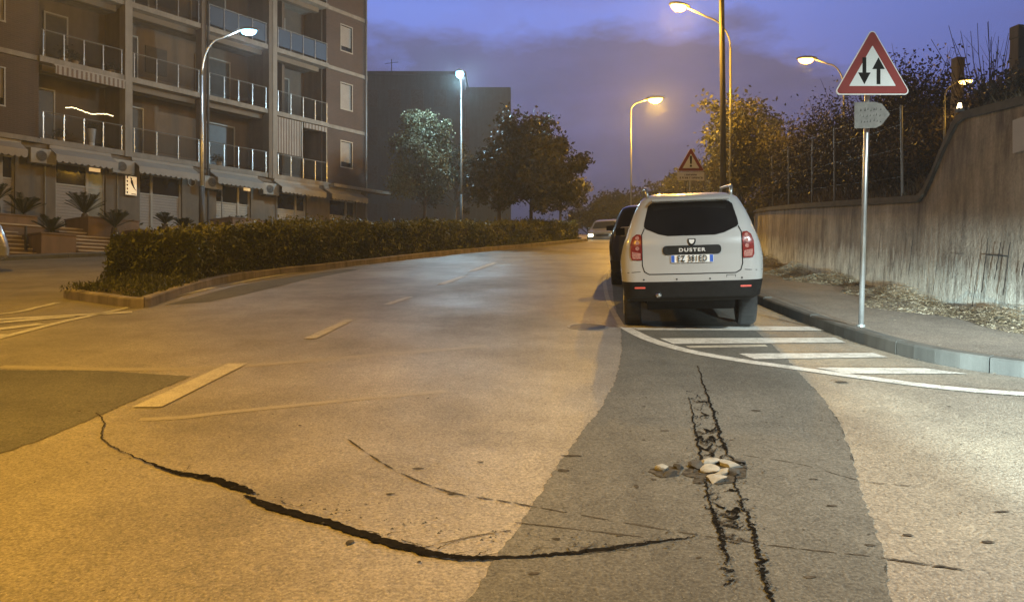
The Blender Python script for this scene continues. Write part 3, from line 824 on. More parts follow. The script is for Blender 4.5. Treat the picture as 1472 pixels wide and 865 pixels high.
quads_mesh('loose_leaves', C, a*RNG.uniform(.010, .03, (n, 1)), b*RNG.uniform(.005, .012, (n, 1)), M['litter'])['kind'] = 'stuff'

# ================================================================ hedges, trees
def hedge(name, line, w, h, n, size, label, base=.1, h0=1.0, h1=1.0):
    """line: list of (x, y) centre points"""
    L = [Vector((a, b, 0)) for a, b in line]
    root = empty(name, (L[0].x, L[0].y, gz(L[0].y)+base)); tag(root, label, 'hedge')
    nn = []
    for i in range(len(L)):
        d = (L[min(i+1, len(L)-1)]-L[max(i-1, 0)]).normalized(); nn.append(Vector((-d.y, d.x, 0)))
    m = MB()
    for i, p in enumerate(L):
        for s, z in ((-1, -.1), (-1, h*.78), (-.7, h*.9), (.7, h*.9), (1, h*.78), (1, -.1)):
            q = p+nn[i]*s*w/2*.84; z *= h0+(h1-h0)*i/(len(L)-1) if z > 0 else 1; m.v.append((q.x-root.location.x, q.y-root.location.y, gz(q.y)+base+z-root.location.z))
    for i in range(len(L)-1):
        for j in range(5): a = i*6+j; m.f.append((a, a+6, a+7, a+1))
    m.f.append(tuple(range(6))); m.f.append(tuple((len(L)-1)*6+j for j in reversed(range(6))))
    m.build('branches', M['hedge_core'], root)
    cum = [0]
    for a, b in zip(L, L[1:]): cum.append(cum[-1]+(b-a).length)
    # leaf positions on the five faces with a lumpy outline
    s = RNG.uniform(-.02*cum[-1], 1, n)*cum[-1]; s = np.clip(s, 0, cum[-1]); idx = np.clip(np.searchsorted(cum, s)-1, 0, len(L)-2)
    t = (s-np.array(cum)[idx])/(np.array(cum)[idx+1]-np.array(cum)[idx])
    La = np.array([[q.x, q.y] for q in L]); Na = np.array([[q.x, q.y] for q in nn])
    Pc = La[idx]*(1-t[:, None])+La[idx+1]*t[:, None]; Nc = Na[idx]*(1-t[:, None])+Na[idx+1]*t[:, None]
    face = RNG.uniform(0, 1, n); per = h*2+w
    side = np.where(face < h/per, -1.0, np.where(face < 2*h/per, 1.0, 0))
    lat = np.where(side == 0, RNG.uniform(-1, 1, n), side); z = np.where(side == 0, h, RNG.uniform(0, 1, n)*h)
    round_ = np.clip((z/h-.8)/.2, 0, 1)*.10*(side != 0); lat = lat*(1-round_)
    C = np.stack([Pc[:, 0]+Nc[:, 0]*lat*w/2, Pc[:, 1]+Nc[:, 1]*lat*w/2, z], 1)
    bl = lump(C, 1.6, 1.0)*.07+lump(C, 4.2, 2.0)*.045+RNG.normal(0, .045, n)-.03+np.where(RNG.uniform(0, 1, n) < .035, RNG.uniform(0, .16, n), 0)
    C[:, 0] += Nc[:, 0]*side*bl; C[:, 1] += Nc[:, 1]*side*bl; C[:, 2] += np.where(side == 0, bl*1.5, 0)
    C[:, 2] *= h0+(h1-h0)*s/cum[-1]
    # end faces
    k = max(200, n//14); C2 = np.stack([np.full(k, La[0, 0]), np.full(k, La[0, 1]), RNG.uniform(0, h*h0, k)], 1); l2 = RNG.uniform(-.5, .5, k)*w
    d0 = np.array([(L[0]-L[1]).normalized().x, (L[0]-L[1]).normalized().y])
    bl = lump(C2+l2[:, None], 2, 4)*.1+RNG.normal(0, .04, k)+.03
    C2[:, 0] += Na[0, 0]*l2+d0[0]*bl; C2[:, 1] += Na[0, 1]*l2+d0[1]*bl
    C = np.concatenate([C, C2]); gzz = np.array([gz(v) for v in C[:, 1]])
    C[:, 2] += gzz+base; C -= np.array(root.location)
    leaves('foliage', C, size, M['hedge'], root, aspect=.5)
    return root
mid = []
for i, p in enumerate(fe):
    d = (fe[min(i+1, len(fe)-1)]-fe[max(i-1, 0)]).normalized(); mid.append(p+Vector((-d.y, d.x, 0))*1.12)
mid = [(p.x, p.y) for p in mid]
# first hedge runs from its blunt near end to where the second takes over
h1 = [(-6.95, 14.6)]+[p for p in mid if 15.4 < p[1] < 21.8]
h2 = [p for p in mid if p[1] >= 22.0]
hedge('hedge', h1, 1.45, 1.0, 42000, .048, 'long clipped green hedge nearest the camera on the central island', h0=.84, h1=1.05)
hedge('hedge', h2, 1.2, 1.0, 36000, .060, 'darker hedge farther up the street, beyond the near clipped hedge', h0=.97, h1=.86)
def weeds(x0, x1, y0, y1, n, hmax, label, cat='weeds'):
    C = np.stack([RNG.uniform(x0, x1, n), RNG.uniform(y0, y1, n), np.zeros(n)], 1)
    C[:, 2] = np.array([gz(v) for v in C[:, 1]])+.1; hg = RNG.uniform(.05, 1, n)*hmax*(.6+.4*lump(C, 2, 1))
    A = np.stack([RNG.normal(0, .5, n), RNG.normal(0, .5, n), np.ones(n)], 1); C[:, 2] += np.abs(hg)
    B = np.cross(A, rdir(n))
    return C, A*.035, B*.016
pts = [weeds(-7.6, -6.0, 12.7, 14.5, 2600, .30, '')]
for p, q in zip(fe[1:], fe[2:]):
    x0, x1 = sorted((p.x-.62, p.x-.14)); pts.append(weeds(x0, x1, min(p.y, q.y), max(p.y, q.y)+.1, 420, .10, ''))
C = np.concatenate([p[0] for p in pts]); A = np.concatenate([p[1] for p in pts]); B = np.concatenate([p[2] for p in pts])
tag(quads_mesh('ground_cover', C, A, B, M['weed']), kind='stuff')

def tree(base, H, R, trunk_h, mat, n, size, label, seed=1, shape='round', name='tree'):
    rs = random.Random(seed); root = empty(name, base); tag(root, label, 'tree')
    tr = MB(); tr.tube([(0, 0, -.1), (.03, 0, trunk_h*.5), (-.02, .02, trunk_h), (0, 0, H*.62), (.02, 0, H*.9)], [.13, .10, .085, .05, .012], 9)
    lim = MB(); tips = []
    for k in range(26):
        t = rs.uniform(.25, .95); z = trunk_h*.8+(H-trunk_h*.8)*t*.85; a = rs.uniform(0, 2*PI)
        env = R*(math.sin(PI*min(1, (t*.85+.15)))**.6 if shape == 'round' else (1.12-t)**.75)
        r = env*rs.uniform(.55, 1.0); e = Vector((math.cos(a)*r, math.sin(a)*r, z+r*rs.uniform(.2, .55)))
        s = Vector((0, 0, z*.86)); mid_ = s.lerp(e, .5)+Vector((0, 0, .08*r))
        lim.tube([s, mid_, e], [.045, .028, .008], 5, cap=False); tips.append(e)
        for _ in range(3):
            e2 = e+Vector((rs.gauss(0, .3*R*.5), rs.gauss(0, .3*R*.5), rs.gauss(.1, .18*R))); lim.tube([mid_, e2], [.012, .003], 4, cap=False); tips.append(e2)
    tr.build('trunk', M['bark'], root, smooth=True); lim.build('limbs', M['bark'], root)
    tp = np.array([list(q) for q in tips]); w = RNG.integers(0, len(tp), n)
    wgt = RNG.uniform(.3, 1.0, len(tp))
    C = tp[w]+RNG.normal(0, 1, (n, 3))*(R*.17*wgt[w])[:, None]*np.array([1, 1, .8])
    C = C[C[:, 2] > trunk_h*.55]
    leaves('crown', C, size, mat, root, aspect=.6)
    return root
def on_ground(px, Y): return (((px-736)/F*Y), Y, gz(Y))
tree(on_ground(611, 37.5), 6.7, 2.0, .8, M['tree_leaf'], 26000, .062, 'pale leafy young tree behind the far hedge, nearer the dark building', 3, 'cone')
tree(on_ground(764, 34), 5.4, 2.1, 1.0, M['tree_leaf_dark'], 30000, .085, 'broad dark tree behind the far hedge, right of the pale young tree', 5)
tree(on_ground(718, 33), 4.3, 1.3, 1.0, M['tree_leaf_dark'], 10000, .07, 'small dark tree squeezed between the pale tree and the broad dark tree', 8)
tree(on_ground(655, 43), 5.6, 1.9, 1.0, M['tree_leaf_dark'], 12000, .08, 'dark tree below the white street lamp, half behind the pale tree', 9)
tree(on_ground(806, 47), 4.0, 1.5, 1.0, M['tree_leaf_dark'], 4000, .12, 'low dark tree at the right end of the far trees', 12)
shr = shrub(628, 26.6, 316, .42, 'round bush standing in front of the far hedge below the pale tree', M['hedge'], 2400, .05, 'verge bush', 10, base=gz(26.6)+.08)
shr['group'] = 'bush on the island'
for px, Y, H, R, sd, lb in ((880, 66, 3.1, 2.6, 21, 'rounded dark tree on the skyline behind the approaching car'), (915, 70, 3.3, 2.8, 22, 'dark tree on the skyline above the black car'), (955, 60, 2.8, 2.3, 23, 'dark tree on the skyline above the roof of the white car'),
                            (1000, 52, 4.2, 2.2, 24, 'dark tree behind the triangular warning sign'), (1075, 45, 8.0, 3.0, 25, 'taller dark tree behind the ivy covered bushes'), (845, 78, 2.9, 2.4, 26, 'small faraway tree left of the approaching car')):
    tree(on_ground(px, Y), H, R, .8, M['tree_leaf_dark'], 7000, .13, lb, sd)
n = 16000
C = np.stack([RNG.uniform(-22, 34, n), RNG.uniform(84, 96, n), np.zeros(n)], 1)
C[:, 2] = 5.7+RNG.uniform(0, 1, n)*(2.1+.8*np.sin(C[:, 0]*.6)+.5*np.sin(C[:, 0]*1.7+1))
tag(leaves('far_wood', C, .22, M['tree_leaf_dark']), kind='stuff')
# ================================================================ building (local axes: x along the facade, y into it)
P0 = Vector((-18.84, 27.87, 0)); RZ = math.atan2(.798, .603)
def u_of(px, w=0.0):
    k = (px-736)/F; return (27.87*k+18.84-w*(.798+.603*k))/(.603-.798*k)
def Y_of(u, w=0.0): return 27.87+.798*u-.603*w
def z_of(px, py, w=0.0): return (432.5-py)/F*Y_of(u_of(px, w), w)
bld = empty('apartment_building', P0, RZ)
tag(bld, 'five storey brown brick apartment building with glass balconies and shops at its foot', 'building')
def bpart(m, name, mat, parent=None, **k): return m.build(name, mat, parent or bld, **k)
def holed(u0, u1, z0, z1, y0, y1, holes):
    m = MB(); us = sorted({u0, u1, *[h[0] for h in holes], *[h[1] for h in holes]}); zs = sorted({z0, z1, *[h[2] for h in holes], *[h[3] for h in holes]})
    for a, b in zip(us, us[1:]):
        for c, d in zip(zs, zs[1:]):
            if any(h[0] <= (a+b)/2 <= h[1] and h[2] <= (c+d)/2 <= h[3] for h in holes): continue
            vs = [(x, y, z) for z in (c, d) for y in (y0, y1) for x in (a, b)]
            m.add(vs, [(0, 1, 5, 4), (2, 6, 7, 3)])
            for (side, test) in (((0, 4, 6, 2), a), ((1, 3, 7, 5), b)): m.add(vs, [side])
    # tops and bottoms only where they show
    for h in holes: m.add([(h[0], y0, h[2]), (h[1], y0, h[2]), (h[1], y1, h[2]), (h[0], y1, h[2])], [(0, 1, 2, 3)]); m.add([(h[0], y0, h[3]), (h[1], y0, h[3]), (h[1], y1, h[3]), (h[0], y1, h[3])], [(0, 3, 2, 1)])
    return m
LV = [6.22, 9.34, 12.46, 15.58, 18.70]
UL, UA, UB, UC, UD, UE, UF = -12.0, 1.32, 4.64, 8.0, 11.63, 15.05, 17.86
for i in range(4):
    z0, z1 = LV[i], LV[i+1]-.22
    wl_ = u_of(22); wz0, wz1 = z0+1.0, z0+2.35
    hl = [(-.75, .15, wz0, wz1), (-5.2, -4.2, wz0, wz1), (-9.2, -8.2, wz0, wz1)]
    bpart(holed(UL, UA, z0, z1, 0, .3, hl), 'brick_wall', M['brick'])
    hr = [(16.05, 16.8, wz0, wz1)]
    bpart(holed(UE, UF, z0, z1, 0, .3, hr), 'brick_wall', M['brick'])
    for (a, b, c, d) in hl+hr:
        f = MB(); f.box(a-.06, b+.06, -.02, .10, c-.06, c).box(a-.06, b+.06, -.012, .10, d, d+.06).box(a-.05, a, -.008, .10, c, d).box(b, b+.05, -.008, .10, c, d)
        fw = bpart(f, 'window', M['frame'])
        s = MB(); low = c+(.28 if (i+int(a)) % 2 == 0 else .02)
        kk = 14
        for q in range(kk): s.box(a+.002, b-.002, .10, .125+(q % 2)*.008, low+(d-low)*q/kk, low+(d-low)*(q+1)/kk-.004)
        s.build('roller_shutter', M['shutter'], fw)
        MB().box(a+.002, b-.002, .16, .19, c+.002, d-.002).build('pane', M['shopglass'], fw)
    # bay interior
    bpart(holed(UA, UE, z0, z1, 1.75, 1.95, []), 'bay_wall', M['bay_plaster'])
    for u in (UA, UB, UD, UE): bpart(MB().box(u-.08, u+.08, .31, 1.74, z0, z1), 'partition', M['bay_plaster'])
    bpart(MB().box(UE-2.1, UE-1.95, .9, 1.74, z0, z1), 'partition', M['bay_plaster'])
    for k, (a, b) in enumerate(((1.7, 2.5), (5.1, 5.9), (8.5, 10.2), (12.4, 13.4))):
        a += .25*((i*2+k) % 3); b += .25*((i*2+k) % 3)
        if b > UE-.3: b = UE-.3
        d = MB().box(a, b, 1.70, 1.74, z0+.02, z0+2.25); dd = bpart(d, 'balcony_door', M['door_dark'])
        MB().box(a-.06, a, 1.66, 1.74, z0+.02, z0+2.3).box(b, b+.06, 1.66, 1.74, z0+.02, z0+2.3).box(a-.06, b+.06, 1.66, 1.74, z0+2.3, z0+2.36).build('frame', M['frame'], dd)
    if i > 0: 
        bpart(MB().box(5.9+i*.4, 6.9+i*.4, 1.69, 1.74, z0+.9, z0+2.1), 'balcony_window', M['door_dark'])
for i, z in enumerate(LV):
    bpart(MB().box(UA-.02, UE+.05, -.14, 1.95, z-.22, z), 'floor_slab', M['slab'])
    bpart(MB().box(UL, UA-.04, -.035, .32, z-.2, z-.01), 'string_course', M['slab'])
    bpart(MB().box(UE+.07, UF+.03, -.035, .32, z-.2, z-.01), 'string_course', M['slab'])
    if i == 0:
        bpart(MB().box(UE+.07, UF+1.35, -.55, -.04, z-.24, z-.08), 'canopy', M['slab']); bpart(MB().box(UA-5, UA-.02, -.30, -.04, z-.24, z-.08), 'canopy', M['slab'])
    if 0 < i: # beam recess line under the soffit
        for a, b in ((UB+.3, UC-.2), (UC+.3, UD-.3), (UD+.3, UE-.3), (UA+.2, UB-.3)): bpart(MB().box(a, b, .25, .55, z-.46, z-.225), 'soffit_beam', M['ceiling'])
for u, mt, w in ((UB, M['slab'], .15), (UD-.12, M['ceiling'], .10), (UD+.13, M['slab'], .12), (UC, M['bay_plaster'], .11)):
    bpart(MB().box(u-w, u+w, -.19, .3, LV[0]-.24, 19.6), 'column', mt)
bpart(MB().tube([(UC+.17, -.24, 2.5), (UC+.17, -.24, 19)], .055, 8), 'downpipe', M['steel_dark'])
bpart(MB().tube([(UF-.12, -.10, 2.5), (UF-.12, -.10, 19)], .05, 8), 'downpipe', M['steel_dull'])
# bulk behind
bpart(MB().box(UL, UF, 1.97, 13, 1, 19.2).box(UF-.3, UF, .31, 1.96, 1, 19.2).box(UL, UA-.1, .31, 1.96, 6, 19.2).box(UE+.1, UF-.31, .31, 1.96, 6, 19.2), 'rear_block', M['brick'])
bpart(MB().box(UL-.2, UF+.2, -.3, 13.2, 19.2, 19.5), 'roof', M['slab'])
# railings
def railing(u0, u1, z, posts, glass, y=-.09, wrap=False):
    r = bpart(MB().tube([(u0, y, z+1.02), (u1, y, z+1.02)], .022, 6), 'railing', M['steel_dull'])
    gl = MB().box(u0+.05, u1-.05, y-.006, y+.006, z+.12, z+.96); gl.build('glass_panel', glass, r)
    for k in range(posts):
        u = u0+.06+(u1-u0-.12)*k/(posts-1)
        m = MB().box(u-.018, u+.018, y-.035, y-.012, z+.002, z+1.0)
        m.box(u-.03, u+.03, y-.045, y-.036, z+.2, z+.25).box(u-.03, u+.03, y-.045, y-.036, z+.8, z+.85)
        m.build('post', M['steel'], r)
for i in range(4):
    z = LV[i]; bl = M['railglass_blue'] if i >= 2 else M['railglass']
    railing(UA+.05, UB-.2, z, 5, M['railglass'])
    railing(UB+.2, UC-.15, z, 4, M['railglass']); railing(UC+.25, UD-.28, z, 5, bl)
    railing(UD+.3, UE, z, 5, bl)
# balcony awnings and blinds
def valance(u0, u1, z0, z1, y, n, parent=None):
    a = bpart(MB().box(u0, u1, y-.02, y, z0, z1), 'striped_blind', M['awning'])
    s = MB(); w = (u1-u0)/(2*n)
    for k in range(n): s.box(u0+w*(2*k+.5), u0+w*(2*k+1.3), y-.028, y-.021, z0-.01, z1-.002)
    s.build('stripes', M['awning_dark'], a)
valance(u_of(75), u_of(174), LV[1]-.62, LV[1]-.3, -.3, 15)
bpart(MB().box(u_of(73), u_of(175), -.32, -.12, LV[1]-.32, LV[1]-.25), 'awning_case', M['awning'])
valance(UD+.35, UD+1.75, LV[0]+1.1, LV[1]-.25, -.03, 9)
valance(UD+1.95, UE-.05, LV[1]-.5, LV[1]-.25, -.05, 7)
bpart(MB().box(UD+1.8, UD+1.86, -.07, -.02, LV[0]+1.0, LV[1]-.24), 'blind_post', M['steel_dull'])
bpart(MB().box(UE-.05, UE, -.07, -.02, LV[0]+1.0, LV[1]-.24), 'blind_post', M['steel_dull'])

# ground floor
TF = 2.62
shops = [(u_of(-34), u_of(22)), (u_of(80), u_of(152)), (u_of(201), u_of(262)), (u_of(311), u_of(361)), (u_of(399), u_of(441)), (u_of(474), u_of(512))]
holes = [(a, b, TF-.6 if 0 else TF, 5.42) for a, b in shops]+[(-8.5, -6.0, TF, 5.42)]
bpart(holed(UL, UF, 1.0, 5.96, .0, .35, holes), 'ground_floor_wall', M['plaster'])
for k, (a, b, z0, z1) in enumerate(holes):
    f = MB().box(a, a+.07, .12, .22, z0, z1).box(b-.07, b, .12, .22, z0, z1).box(a+.07, b-.07, .12, .22, z1-.07, z1)
    sp = a+(b-a)*(.30 if k == 2 else .66)
    if k == 1: sp = u_of(127)
    f.box(sp-.05, sp+.05, .11, .22, z0, z1-.07)
    zz = 4.56
    f.box(a+.07, sp-.05, .125, .215, zz-.03, zz+.03).box(sp+.05, b-.07, .125, .215, zz-.03, zz+.03)
    fr_ = bpart(f, 'shop_window', M['frame'])
    MB().box(a+.07, b-.07, .19, .20, zz, z1-.07).build('pane', M['shopglass'], fr_)
    s = MB(); x0, x1 = (a+.07, sp-.05) if k == 1 else (a+.07, b-.07)
    for q in range(16): s.box(x0, x1, .16, .185+(q % 2)*.02, z0+(zz-.03-z0)*q/16, z0+(zz-.03-z0)*(q+1)/16-.01)
    s.build('slatted_shutter', M['shutter'] if k < 3 else M['frame'], fr_)
    if k == 1:
        d = MB().box(u_of(129), u_of(149), .13, .155, z0+.05, 5.2); dd = d.build('glass_door', M['door_blue'], fr_)
        MB().box(u_of(130), u_of(146), .10, .125, 5.22, 5.36).build('lit_transom', M['shoplamp'], fr_)
    if k == 3: MB().box(u_of(352), u_of(361), .06, .10, 5.25, 5.38).build('lit_transom', M['shoplamp'], fr_)
bpart(MB().box(UL, UF, .4, 1.96, 1.0, 5.95), 'ground_floor_rooms', M['door_dark'])
bpart(MB().box(UL, UF+.02, -.06, .34, 5.78, 5.99), 'lintel_band', M['ceiling'])
for px in (56, 160, 222+88, 389):
    bpart(MB().tube([(u_of(px+8), -.05, TF-.3), (u_of(px+8), -.05, 5.8)], .03, 6), 'downpipe', M['steel_dull'])
AW = [(-40, 36), (77, 166), (196, 284), (309, 377), (401, 465), (473, 525)]
for a, b in AW:
    u0, u1 = u_of(a, .55), u_of(b, .55)
    m = MB(); m.prism([(u0, -.05, 5.93), (u0, -.78, 5.56), (u0, -.78, 5.52), (u0, -.05, 5.89)], (u1-u0, 0, 0))
    aw = bpart(m, 'awning', M['awning'])
    v = MB(); n = max(8, int((u1-u0)/.22)); w = (u1-u0)/n
    for k in range(n):
        x = u0+k*w
        v.prism([(x, -.79, 5.56), (x+w, -.79, 5.56), (x+w, -.79, 5.33), (x+w*.75, -.79, 5.27), (x+w*.5, -.79, 5.25), (x+w*.25, -.79, 5.27), (x, -.79, 5.33)], (0, -.012, 0))
    v.build('valance', M['awning'], aw)
    MB().box(u0, u1, -.2, -.02, 5.86, 5.98).build('casing', M['awning'], aw)
def ac(px, py, w=.45, h=.56):
    u = u_of(px, .35); z = z_of(px, py, .35)
    a = bpart(MB().box(u-w, u+w, -.42, -.06, z-h/2, z+h/2), 'air_conditioner', M['ac'], bevel=.02)
    m = MB(); vs = [(u-.08+.2*math.cos(2*PI*k/20), -.43, z+.2*math.sin(2*PI*k/20)) for k in range(20)]; m.add(vs, [tuple(range(20))]); m.build('fan_opening', M['ac_dark'], a)
    g_ = MB()
    for r in (.06, .12, .18):
        g_.tube([(u-.08+r*math.cos(2*PI*k/16), -.44, z+r*math.sin(2*PI*k/16)) for k in range(17)], .006, 4, cap=False)
    g_.build('fan_grille', M['ac'], a)
    MB().box(u-.3, u-.25, -.4, -.02, z-h/2-.05, z-h/2-.005).box(u+.25, u+.3, -.4, -.02, z-h/2-.05, z-h/2-.005).build('bracket', M['steel_dark'], a)
for px, py in ((62, 225), (177, 240), (306, 263), (389, 272)): ac(px, py)
u = u_of(275); z = z_of(275, 262)
m = MB(); m.add([(u+.16*math.cos(2*PI*k/20), -.02, z+.16*math.sin(2*PI*k/20)) for k in range(20)], [tuple(range(20))])
v_ = bpart(m, 'round_vent', M['ac_dark']); MB().tube([(u+.18*math.cos(2*PI*k/20), -.02, z+.18*math.sin(2*PI*k/20)) for k in range(21)], .025, 5, cap=False).build('rim', M['ac'], v_)
# shop sign on the wall (figure and a column of dark letters worn to blots)
u0, u1 = u_of(180, .12), u_of(197, .12); z1 = z_of(188, 253, .12); z0 = z_of(188, 281, .12)
sg = bpart(MB().box(u0, u1, -.12, -.02, z0, z1), 'shop_sign', M['frame'])
MB().box(u0+.02, u1-.02, -.13, -.121, z0+.02, z1-.02).build('sign_face', M['shopsign'], sg)
fg = MB(); W = u1-u0; H = z1-z0
def blob(cx, cz, rx, rz, n=10): fg.add([(u0+W*cx+rx*W*math.cos(2*PI*k/n), -.133, z0+H*cz+rz*H*math.sin(2*PI*k/n)) for k in range(n)], [tuple(range(n))])
for k in range(5): blob(.17, .9-.19*k, .07, .055)
blob(.5, .86, .07, .05); 
fg.add([(u0+W*a, -.133, z0+H*b) for a, b in ((.46, .82), (.62, .78), (.68, .6), (.78, .42), (.95, .25), (.9, .26), (.7, .38), (.56, .52), (.45, .66))], [tuple(range(9))])
fg.add([(u0+W*a, -.133, z0+H*b) for a, b in ((.4, .95), (.44, .95), (.56, .78), (.5, .76))], [(0, 1, 2, 3)])
fg.add([(u0+W*a, -.133, z0+H*b) for a, b in ((.5, .1), (.92, .1), (.92, .06), (.5, .06))], [(0, 1, 2, 3)])
fg.build('sign_print', M['black'], sg)
# string of fairy lights on the first balcony
q0, q1 = u_of(95, -.2), u_of(162, -.2); zz = z_of(130, 161, -.2)
st = MB(); fl = MB(); pts = []
for k in range(30):
    t = k/29; pts.append((q0+(q1-q0)*t, .2, zz+.05*math.sin(t*9)+random.uniform(-.015, .015)))
fl.tube(pts, .006, 3)
for x, y, z in pts:
    for dx in (0,):
        a = (x-.018, y-.018, z-.018); st.box(x-.014, x+.014, y-.02, y+.01, z-.036, z-.008)
e = empty('fairy_lights', P0, RZ); tag(e, 'string of lit warm fairy lights across the lowest left balcony', 'fairy lights')
fl.build('cable', M['black'], e); st.build('bulbs', M['warmlamp'], e)
# balcony things
def pot_plant(px, i, y, h, label, tall=False):
    u = u_of(px, -y); r = empty('potted_plant', P0+Vector((.603*u-.798*y, .798*u+.603*y, LV[i])), RZ); tag(r, label, 'potted plant', 'potted plants on the balconies')
    if tall: MB().tube([(0, 0, .01), (0, 0, .75)], [.09, .16], 12).build('pot', M['white'], r); b = .75
    else: MB().tube([(0, 0, .01), (0, 0, .28)], [.10, .15], 12).build('pot', M['planter_side'], r); b = .28
    n = 160; C = np.array([0, 0, b+h*.5])+RNG.normal(0, 1, (n, 3))*np.array([.14, .14, h*.25]); leaves('foliage', C, .05, M['tree_leaf_dark'], r)
pot_plant(132, 0, .35, .25, 'tall white tapered planter on the lowest left balcony', True)
pot_plant(88, 0, .7, .3, 'small potted plant at the left end of the lowest left balcony')
pot_plant(92, 1, .5, .5, 'leafy potted plant at the left of the second floor left balcony')
pot_plant(108, 1, .5, .3, 'low potted plant beside the leafy one on the second floor left balcony')
pot_plant(160, 1, .6, .35, 'potted plant at the right of the second floor left balcony')
pot_plant(315, 0, .5, .3, 'potted plant on the lowest balcony beside the lamp pole')

# ---------------------------------------------------------------- entrance steps, planters, cycads
def lg(u, w): # ground height at local point
    return gz(Y_of(u, w))
ter = empty('entrance_steps', P0, RZ); tag(ter, 'pale stone steps climbing to the shop terrace of the apartment building', 'steps')
MB().box(UL, UF, -2.3, -.01, 1.2, TF).build('terrace', M['planter'], ter)
MB().box(UL, UF, -2.34, -.012, TF+.001, TF+.05).build('terrace_paving', M['tread'], ter)
def flight(u0, u1, w0, n, z0, z1, run=.30):
    r = MB(); t = MB()
    for k in range(n):
        za = z0+(z1-z0)*k/n; zb = z0+(z1-z0)*(k+1)/n; wa = w0+run*(n-k)
        r.box(u0, u1, -wa, -w0-.001, za-.0 if k else z0-.5, zb-.04)
        t.box(u0, u1, -wa-.03, -wa+run+.0, zb-.04, zb)
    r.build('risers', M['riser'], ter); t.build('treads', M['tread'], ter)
flight(.82, 3.0, 2.36, 7, lg(1.5, 4.4)-.02, TF)
flight(-6.0, -.35, 2.36, 7, lg(-2, 4.4)-.02, TF-.25)
def planter(u0, u1, w0, w1, z1, label, side=False):
    e = empty('planter', P0+Vector((.603*u0, .798*u0, 0))+Vector((.798*w0, -.603*w0, 0)), RZ); e.location.z = lg(u0, w1)-.3
    tag(e, label, 'planter', 'stone planters beside the steps'); h = z1-e.location.z; L = u1-u0; D = w1-w0
    MB().box(0, L, -D, -D+.12, 0, h).box(0, L, -.12, 0, 0, h).box(0, .12, -D+.12, -.12, 0, h).box(L-.12, L, -D+.12, -.12, 0, h).build('stone_box', M['planter'], e)
    MB().box(-.03, L+.03, -D-.03, -D+.15, h+.001, h+.05).box(-.03, L+.03, -.15, .03, h+.001, h+.05).box(-.03, .15, -D+.15, -.15, h+.001, h+.05).box(L-.15, L+.03, -D+.15, -.15, h+.001, h+.05).build('coping', M['riser'], e)
    MB().box(.121, L-.121, -D+.121, -.121, h-.2, h-.06).build('soil', M['soil'], e)
planter(-.30, .78, 1.9, 4.42, 2.22, 'lower stone planter between the two flights of steps')
planter(-1.6, .5, .6, 2.0, 2.98, 'upper stone planter against the shop wall left of the steps')
planter(1.75, 3.6, 1.2, 3.1, 3.02, 'high stone planter right above the steps')
planter(3.05, 6.5, 2.5, 4.3, 2.58, 'long stone planter right of the steps, partly behind the hedge')
planter(-8, -1.4, 1.0, 2.3, 3.0, 'long stone planter at the left edge of the photo')
planter(7.5, 12.5, 1.5, 3.2, 3.5, 'stone planter behind the hedge at the foot of the lamp pole')
def cycad(px, pybase, w, rad, label, n=26, up=.6):
    u = u_of(px, w); Y = Y_of(u, w); z = (432.5-pybase)/F*Y
    e = empty('cycad', P0+Vector((.603*u+.798*w, .798*u-.603*w, 0)), random.uniform(0, 6)); e.location.z = z-.42; tag(e, label, 'cycad', 'cycads in the planters by the shops')
    MB().tube([(0, 0, 0), (0, 0, .2), (0, 0, .42)], [.13, .15, .10], 9).build('trunk', M['bark'], e)
    m = MB()
    for k in range(n):
        a = 2*PI*k/n*2.4+random.uniform(-.1, .1); el = random.uniform(.55, 1.45); L = rad*random.uniform(.85, 1.1)
        p = []; 
        for j in range(11):
            t = j/10; r = L*(math.sin(el*0+t*1.35)/math.sin(1.35))*math.cos(min(el, 1.35)*.75); hh = .42+L*(math.sin(el*.9)*(t*1.75-t*t*.85))
            p.append(Vector((math.cos(a)*r, math.sin(a)*r, hh)))
        s = Vector((-math.sin(a), math.cos(a), 0))
        for j in range(1, 10):
            d = (p[j+1]-p[j-1]).normalized(); ll = .17*rad/.75*math.sin(PI*(j/10)**.7)**.6+.03
            for sg_ in (-1, 1):
                for h_ in (0, .5):
                    b = p[j].lerp(p[j+1], h_); tip = b+s*sg_*ll*.8+d*ll*.55+Vector((0, 0, ll*.15)); m.add([b-d*.012, b+d*.014, tip], [(0, 1, 2)])
        m.tube(p, [.012]*10+[.004], 3, cap=False)
    m.build('fronds', M['palm'], e, fix=False)
cycad(33, 308, 1.6, .78, 'cycad in the upper left planter in front of the leftmost plaster wall')
cycad(73, 334, 3.6, .62, 'small cycad in the lower planter between the flights of steps')
cycad(122, 307, 2.2, .85, 'largest cycad, high above the steps in front of the pale door', 30)
cycad(165, 327, 3.4, .72, 'cycad right of the largest one at the head of the hedge')
cycad(237, 322, 2.6, .50, 'low cycad peeping over the hedge under the slatted shop window')
cycad(264, 330, 3.0, .52, 'cycad touching the hedge just left of the near lamp pole')
cycad(340, 330, 2.6, .62, 'cycad over the hedge right of the near lamp pole')
cycad(-6, 290, 1.6, .7, 'cycad cut by the left edge of the photo')
o = MB().box(-.03, .03, -.03, .03, 0, .75).build('handrail_post', M['steel_dark']); 
pw = P0+Vector((.603*u_of(37, 4.0)+.798*4.0, .798*u_of(37, 4.0)-.603*4.0, 0)); o.location = (pw.x, pw.y, gz(pw.y)+.25); tag(o, 'short dark post standing on the left flight of steps', 'post')
